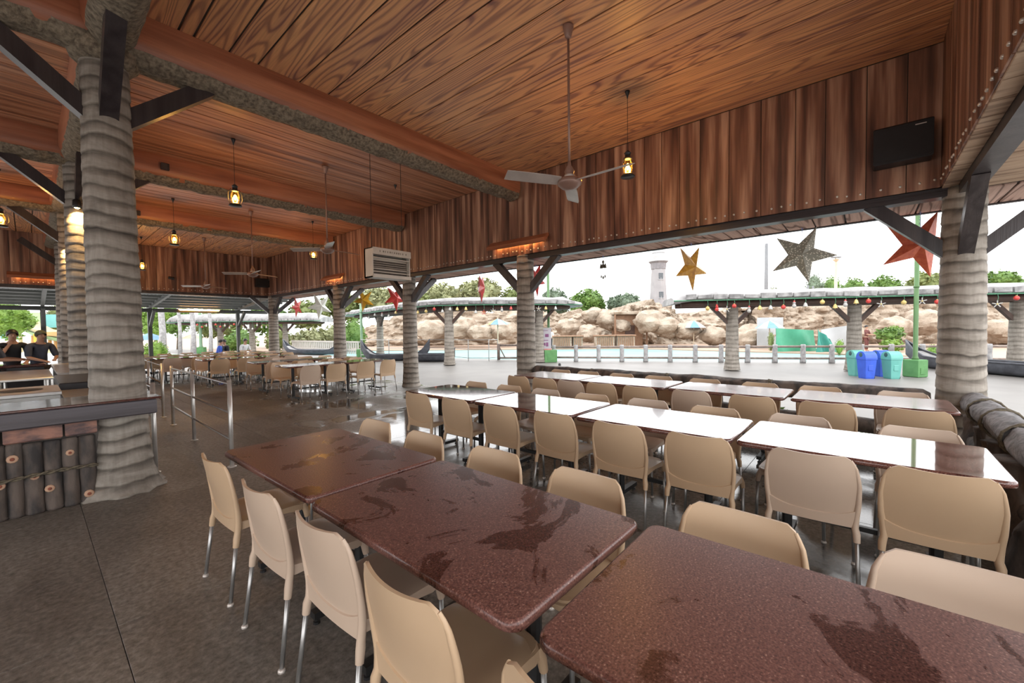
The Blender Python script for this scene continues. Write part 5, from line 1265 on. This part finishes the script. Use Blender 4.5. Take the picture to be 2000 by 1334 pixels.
# bare trunks seen beyond the pergola
for k, (x, w) in enumerate(((318, 11), (352, 6), (378, 8), (412, 6))):
    p = atz(x, 695, GZ); f = empty('bare_trunk', (p.x, p.y, GZ), 0, 'bare grey tree trunk beyond the back pergola', 'tree', 'bare trunks beyond the pergola')
    r = w*.5*(p-C_).dot(F_)/FPX; MB().tube([(0, 0, 0), (.05, .03, 1.6), (0, .08, 3.2), (.1, .1, 5.2)], [r*1.25, r, r*.9, r*.7], 10).build('trunk', 'fence_post', f, True)
    leaves([(0, 0, 5.4, .5, .6)], 160, .12, 300+k).build('crown', 'leaf_green', f)
# far poles
def far_pole(px_, pt_, depth, r, mat, label, head=None, group=None):
    t = atd(px_, pt_, depth); f = empty('tall_pole', (t.x, t.y, -.9), -YAW, label, 'pole', group); h = t.z+.9
    MB().tube([(0, 0, 0), (0, 0, h)], [r*1.3, r*.8], 8).build('mast', mat, f, True)
    if head: MB().bbox(-head, head, -.15, .15, h, h+.22, .05).build('lamp_head', 'white_pole', f); MB().lathe([(r*2.2, h-.2), (r, h-.5)][::-1], 8).build('collar', mat, f)
far_pole(1497, 476, 70, .30, 'white_pole', 'tall tapering white pole between gold and silver stars')
far_pole(1633, 504, 60, .20, 'tan_pole', 'tan lamp post with a flat white head right of the silver star', .66)
for x, t_ in ((1578, 557), (1588, 559), (1695, 560), (1560, 566)): far_pole(x, t_, 90, .22, 'white_pole', 'short white far post above the canopy roof line', group='far white posts')

# ================================================================== BACK PERGOLA, SLIDES
pg = empty('back_pergola', (0, 19.6, 0), 0, 'dark metal pergola with long purlins outside the back fascia', 'pergola')
def pgl(mb, nm, mt='pergola_dark'): mb.v = [(a, b-19.6, c) for a, b, c in mb.v]; return mb.build(nm, mt, pg)
yf = 24.0; zf = hz(293, 606, aty(293, 606, yf)); zn = 3.0
for x in [aty(85, 640, yf).x, aty(293, 640, yf).x, aty(465, 640, yf).x, aty(-120, 640, yf).x]:
    pgl(MB().box(x-.07, x+.07, yf-.07, yf+.07, GZ, zf), 'post'); pgl(MB().bar((x, yf, zf-.75), (x, yf-1.1, zf-.02), .1, .1), 'brace')
    pgl(MB().bar((x, 18.98, zn+.05), (x, yf+.3, zf+.10), .10, .14), 'rafter')
for i in range(8):
    t = i/7; y = 19.5+(yf-19.5)*t; z = zn+(zf-zn)*t; pgl(MB().bar((-9, y, z+.17), (8.2, y, z+.17), .36, .09), 'purlin')
pgl(MB().bar((-9, yf, zf), (8.2, yf, zf), .12, .16), 'front_beam')
q = aty(390, 606, yf-.15); f = empty('tube_lamp', (q.x, yf-.2, q.z), 0, 'warm glowing tube lamp on the pergola front beam', 'lamp'); MB().tube([(-.75, 0, 0), (.75, 0, 0)], .03, 8).build('tube', 'tube_glow', f, True); MB().box(-.8, .8, .02, .08, -.01, .05).build('fitting', 'fan_white', f)
dS = 36
def chute(pts, wid, mat, nm, parent, c):
    P = [atd(x, y, dS)-c for x, y in pts]; vs = []; sec = 7
    for i, p in enumerate(P):
        for k in range(sec): a = math.pi*k/(sec-1); vs.append(p-WD*(wid*math.cos(a))-Vector((0, 0, wid*.7*math.sin(a))))
    fs = [(i*sec+k, i*sec+k+1, (i+1)*sec+k+1, (i+1)*sec+k) for i in range(len(P)-1) for k in range(sec-1)]
    return smooth_by_angle(MB().add(vs, fs).build(nm, mat, parent), 60)
c = atd(75, 690, dS); c.z = GZ; sl = empty('water_slide', c, 0, 'colourful water slide with cream chute and teal panels beyond the kitchen', 'water slide')
chute([(28, 616), (45, 622), (62, 632), (85, 643), (110, 648), (135, 652)], .75, 'slide_cream', 'chute', sl, c); chute([(30, 628), (50, 636), (72, 648), (100, 655), (128, 660)], .6, 'slide_green', 'chute', sl, c)
def panel(x0, x1, y0, y1, mat, nm, off=0):
    a = atd(x0, y1, dS+off)-c; b = atd(x1, y0, dS+off)-c; d = Vector((b.x-a.x, b.y-a.y, 0)); MB().bar(Vector((a.x, a.y, (a.z+b.z)/2)), Vector((b.x, b.y, (a.z+b.z)/2)), .2, abs(b.z-a.z)).build(nm, mat, sl)
panel(92, 124, 614, 640, 'slide_teal', 'panel', 2); panel(48, 84, 610, 636, 'slide_green', 'panel', 3); panel(4, 34, 640, 662, 'slide_teal', 'panel', 2.5); panel(68, 84, 652, 668, 'slide_yellow', 'panel', -1); panel(0, 24, 628, 634, 'slide_orange', 'panel', -1); panel(92, 126, 648, 656, 'slide_orange', 'panel', -1); panel(8, 34, 643, 650, 'slide_blue', 'panel', -2)
for x in (40, 64, 97, 108, 118, 126): p = atd(x, 655, dS)-c; MB().tube([(p.x, p.y, 0), (p.x, p.y, p.z)], .12, 8).build('post', 'slide_orange' if x > 60 else 'slide_cream', sl)
panel(70, 130, 682, 690, 'slide_cream', 'low_wall', -3)

# ================================================================== PEOPLE
def skin_obj(nm, V, E, Rr, mat, parent, sub=2):
    me = bpy.data.meshes.new(nm); me.from_pydata(V, E, []); me.materials.append(MATS[mat]); o = bpy.data.objects.new(nm, me); COL.objects.link(o); o.parent = parent
    md = o.modifiers.new('Skin', 'SKIN'); md.use_smooth_shade = True; md.branch_smoothing = .4
    sv = me.skin_vertices[0].data
    for i, r in enumerate(Rr): sv[i].radius = (r if isinstance(r, tuple) else (r, r)); sv[i].use_root = (i == 0)
    s = o.modifiers.new('Sub', 'SUBSURF'); s.levels = s.render_levels = sub
    return o
def person(loc, rz, h, shirt, trousers, cap, label, pose='lean', seat=0):
    """faces local -y; standing, leaning or seated"""
    k = h/1.72; f = empty('person', loc, rz, label, 'person'); S = lambda x, y, z: (x*k, y*k, z*k)
    if pose == 'sit': hip = .47; kn = [(-.09, -.42, .47), (.09, -.42, .47)]; ft = [(-.10, -.40, .06), (.10, -.40, .06)]
    else: hip = .92; kn = [(-.09, -.02, .5), (.09, -.02, .5)]; ft = [(-.10, 0, .07), (.10, 0, .07)]
    ln = -.10 if pose != 'stand' else 0
    tor = [(0, 0, hip), (0, ln*.3, hip+.18), (0, ln*.7, hip+.36), (0, ln, hip+.50)]
    nk = (0, ln*1.2, hip+.58); hd = (0, ln*1.5, hip+.68); ht = (0, ln*1.55, hip+.77)
    shl = [(-.19, ln, hip+.48), (.19, ln, hip+.48)]
    if pose == 'lean': el = [(-.25, -.18, hip+.22), (.25, -.16, hip+.22)]; ha = [(-.10, -.38, hip+.14), (.10, -.40, hip+.16)]
    elif pose == 'chin': el = [(-.22, -.26, hip+.22), (.25, -.12, hip+.22)]; ha = [(-.06, -.20, hip+.50), (.16, -.36, hip+.12)]
    else: el = [(-.25, -.10, hip+.22), (.25, -.10, hip+.22)]; ha = [(-.15, -.34, hip+.2), (.15, -.34, hip+.2)]
    V = [S(*q) for q in tor+[nk, hd, ht]]; E = [(i, i+1) for i in range(6)]; Rr = [(.13*k, .10*k), (.125*k, .09*k), (.14*k, .10*k), (.10*k, .075*k), .052*k, (.072*k, .088*k), (.06*k, .075*k)]
    def chain(start, pts, rs):
        p = start
        for q, r in zip(pts, rs): V.append(S(*q)); Rr.append(r*k); E.append((p, len(V)-1)); p = len(V)-1
        return p
    for s in (0, 1):
        e = chain(3, [shl[s], el[s], ha[s]], (.055, .042, .030))
        d = (Vector(ha[s])-Vector(el[s])).normalized(); hb = Vector(ha[s]); side = Vector((1, 0, 0))
        pe = chain(e, [tuple(hb+d*.05)], (.032,))
        for q in (-1.5, -.5, .5, 1.5): chain(pe, [tuple(hb+d*.085+side*q*.018), tuple(hb+d*(.125-.008*abs(q))+side*q*.02+Vector((0, 0, -.012)))], (.0095, .008))
        chain(e, [tuple(hb+d*.035+side*(.035 if s == 0 else -.035)), tuple(hb+d*.075+side*(.048 if s == 0 else -.048))], (.010, .008))
        le = chain(0, [(.09*(2*s-1), 0, hip-.06), kn[s], ft[s]], (.085, .058, .040)); chain(le, [tuple(Vector(ft[s])+Vector((0, -.13, -.03)))], (.034,))
    skin_obj('body', V, E, Rr, 'skin', f)
    # shirt over torso and upper arms
    V2 = [S(*q) for q in tor]; E2 = [(0, 1), (1, 2), (2, 3)]; R2 = [(.15*k, .12*k), (.145*k, .11*k), (.16*k, .12*k), (.115*k, .09*k)]
    for s in (0, 1):
        m_ = tuple((Vector(el[s])*.95+Vector(ha[s])*.05)); i = len(V2); V2 += [S(*shl[s]), S(*m_)]; R2 += [.07*k, .06*k]; E2 += [(3, i), (i, i+1)]
    skin_obj('shirt', V2, E2, R2, shirt, f)
    V3 = [S(0, 0, hip)]; E3 = []; R3 = [(.155*k, .125*k)]
    for s in (0, 1):
        i = len(V3); V3 += [S(.09*(2*s-1), 0, hip-.06), S(*kn[s]), S(*(Vector(ft[s])+Vector((0, 0, .05))))]; R3 += [.10*k, .072*k, .06*k]; E3 += [(0, i), (i, i+1), (i+1, i+2)]
    skin_obj('trousers', V3, E3, R3, trousers, f)
    H_ = Vector(hd)*.45+Vector(ht)*.55
    def cut(q): return 1
    hm = MB()   # cap of hair leaving the face free
    seg, rg = 16, 9; vs = []
    for i in range(rg+1):
        for j in range(seg):
            a = 2*math.pi*j/seg; front = max(0, -math.sin(a)); pm_ = math.pi*(.62-.20*front)*i/rg
            vs.append((H_.x*k+.094*k*math.sin(pm_)*math.cos(a), H_.y*k+.010*k+.108*k*math.sin(pm_)*math.sin(a), H_.z*k+.108*k*math.cos(pm_)))
    hm.add(vs, [(i*seg+j, (i+1)*seg+j, (i+1)*seg+(j+1) % seg, i*seg+(j+1) % seg) for i in range(rg) for j in range(seg)])
    hm.build('hair', cap or 'hair', f, True)
    hx, hy, hz_ = hd[0]*k, hd[1]*k, hd[2]*k
    MB().ell((hx, hy-.088*k, hz_+.01*k), (.013*k, .018*k, .024*k), 8, 5).build('nose', 'skin', f, True)
    for s in (-1, 1):
        MB().ell((hx+s*.030*k, hy-.076*k, hz_+.030*k), (.010*k, .007*k, .006*k), 8, 4).build('eye', 'hair', f, True); MB().ell((hx+s*.078*k, hy+.005*k, hz_+.012*k), (.010*k, .018*k, .026*k), 8, 5).build('ear', 'skin', f, True)
    MB().ell((hx, hy-.080*k, hz_-.035*k), (.020*k, .006*k, .005*k), 8, 4).build('mouth', 'cloth_maroon', f, True)
    return f
person((-.235, 13.15, 0), math.radians(10), 1.58, 'cloth_black', 'cloth_black', None, 'person in dark shirt resting chin on hand at the red-edged kitchen counter', 'chin')
person((.11, 13.15, 0), math.radians(25), 1.56, 'cloth_navy', 'cloth_black', 'cap_green', 'person in dark jacket and olive cap leaning on the kitchen counter', 'lean')
q = aty(2, 690, 9.9); person((q.x-.17, 11.6, 0), math.radians(80), 1.62, 'cloth_grey', 'cloth_black', None, 'person in grey shirt standing by the prep table at the kitchen wall side', 'stand')
p = aty(425, 690, 21.6); person((p.x, 21.6, GZ), math.radians(70), 1.6, 'cloth_blue', 'cloth_blue', None, 'seated person in bright blue beyond the far tables', 'sit')
p = aty(440, 690, 21.8); person((p.x+.1, 21.9, GZ), math.radians(-70), 1.6, 'cloth_black', 'cloth_black', None, 'seated person in black facing the one in blue', 'sit')
p = aty(476, 690, 22.5); person((p.x, 22.5, GZ), math.radians(20), 1.6, 'cloth_white', 'cloth_grey', None, 'seated person in white near the far corner post', 'sit')
p = atd(1692, 668, 26); person((p.x, p.y, -.22), -YAW+.5, 1.62, 'cloth_maroon', 'cloth_maroon', None, 'person in maroon standing beyond the fence behind the trunk post', 'stand')
p = atd(1075, 668, 33); person((p.x, p.y, -.22), -YAW, 1.65, 'cloth_white', 'cloth_black', None, 'person in white shirt walking by the pool behind the notice board', 'stand')
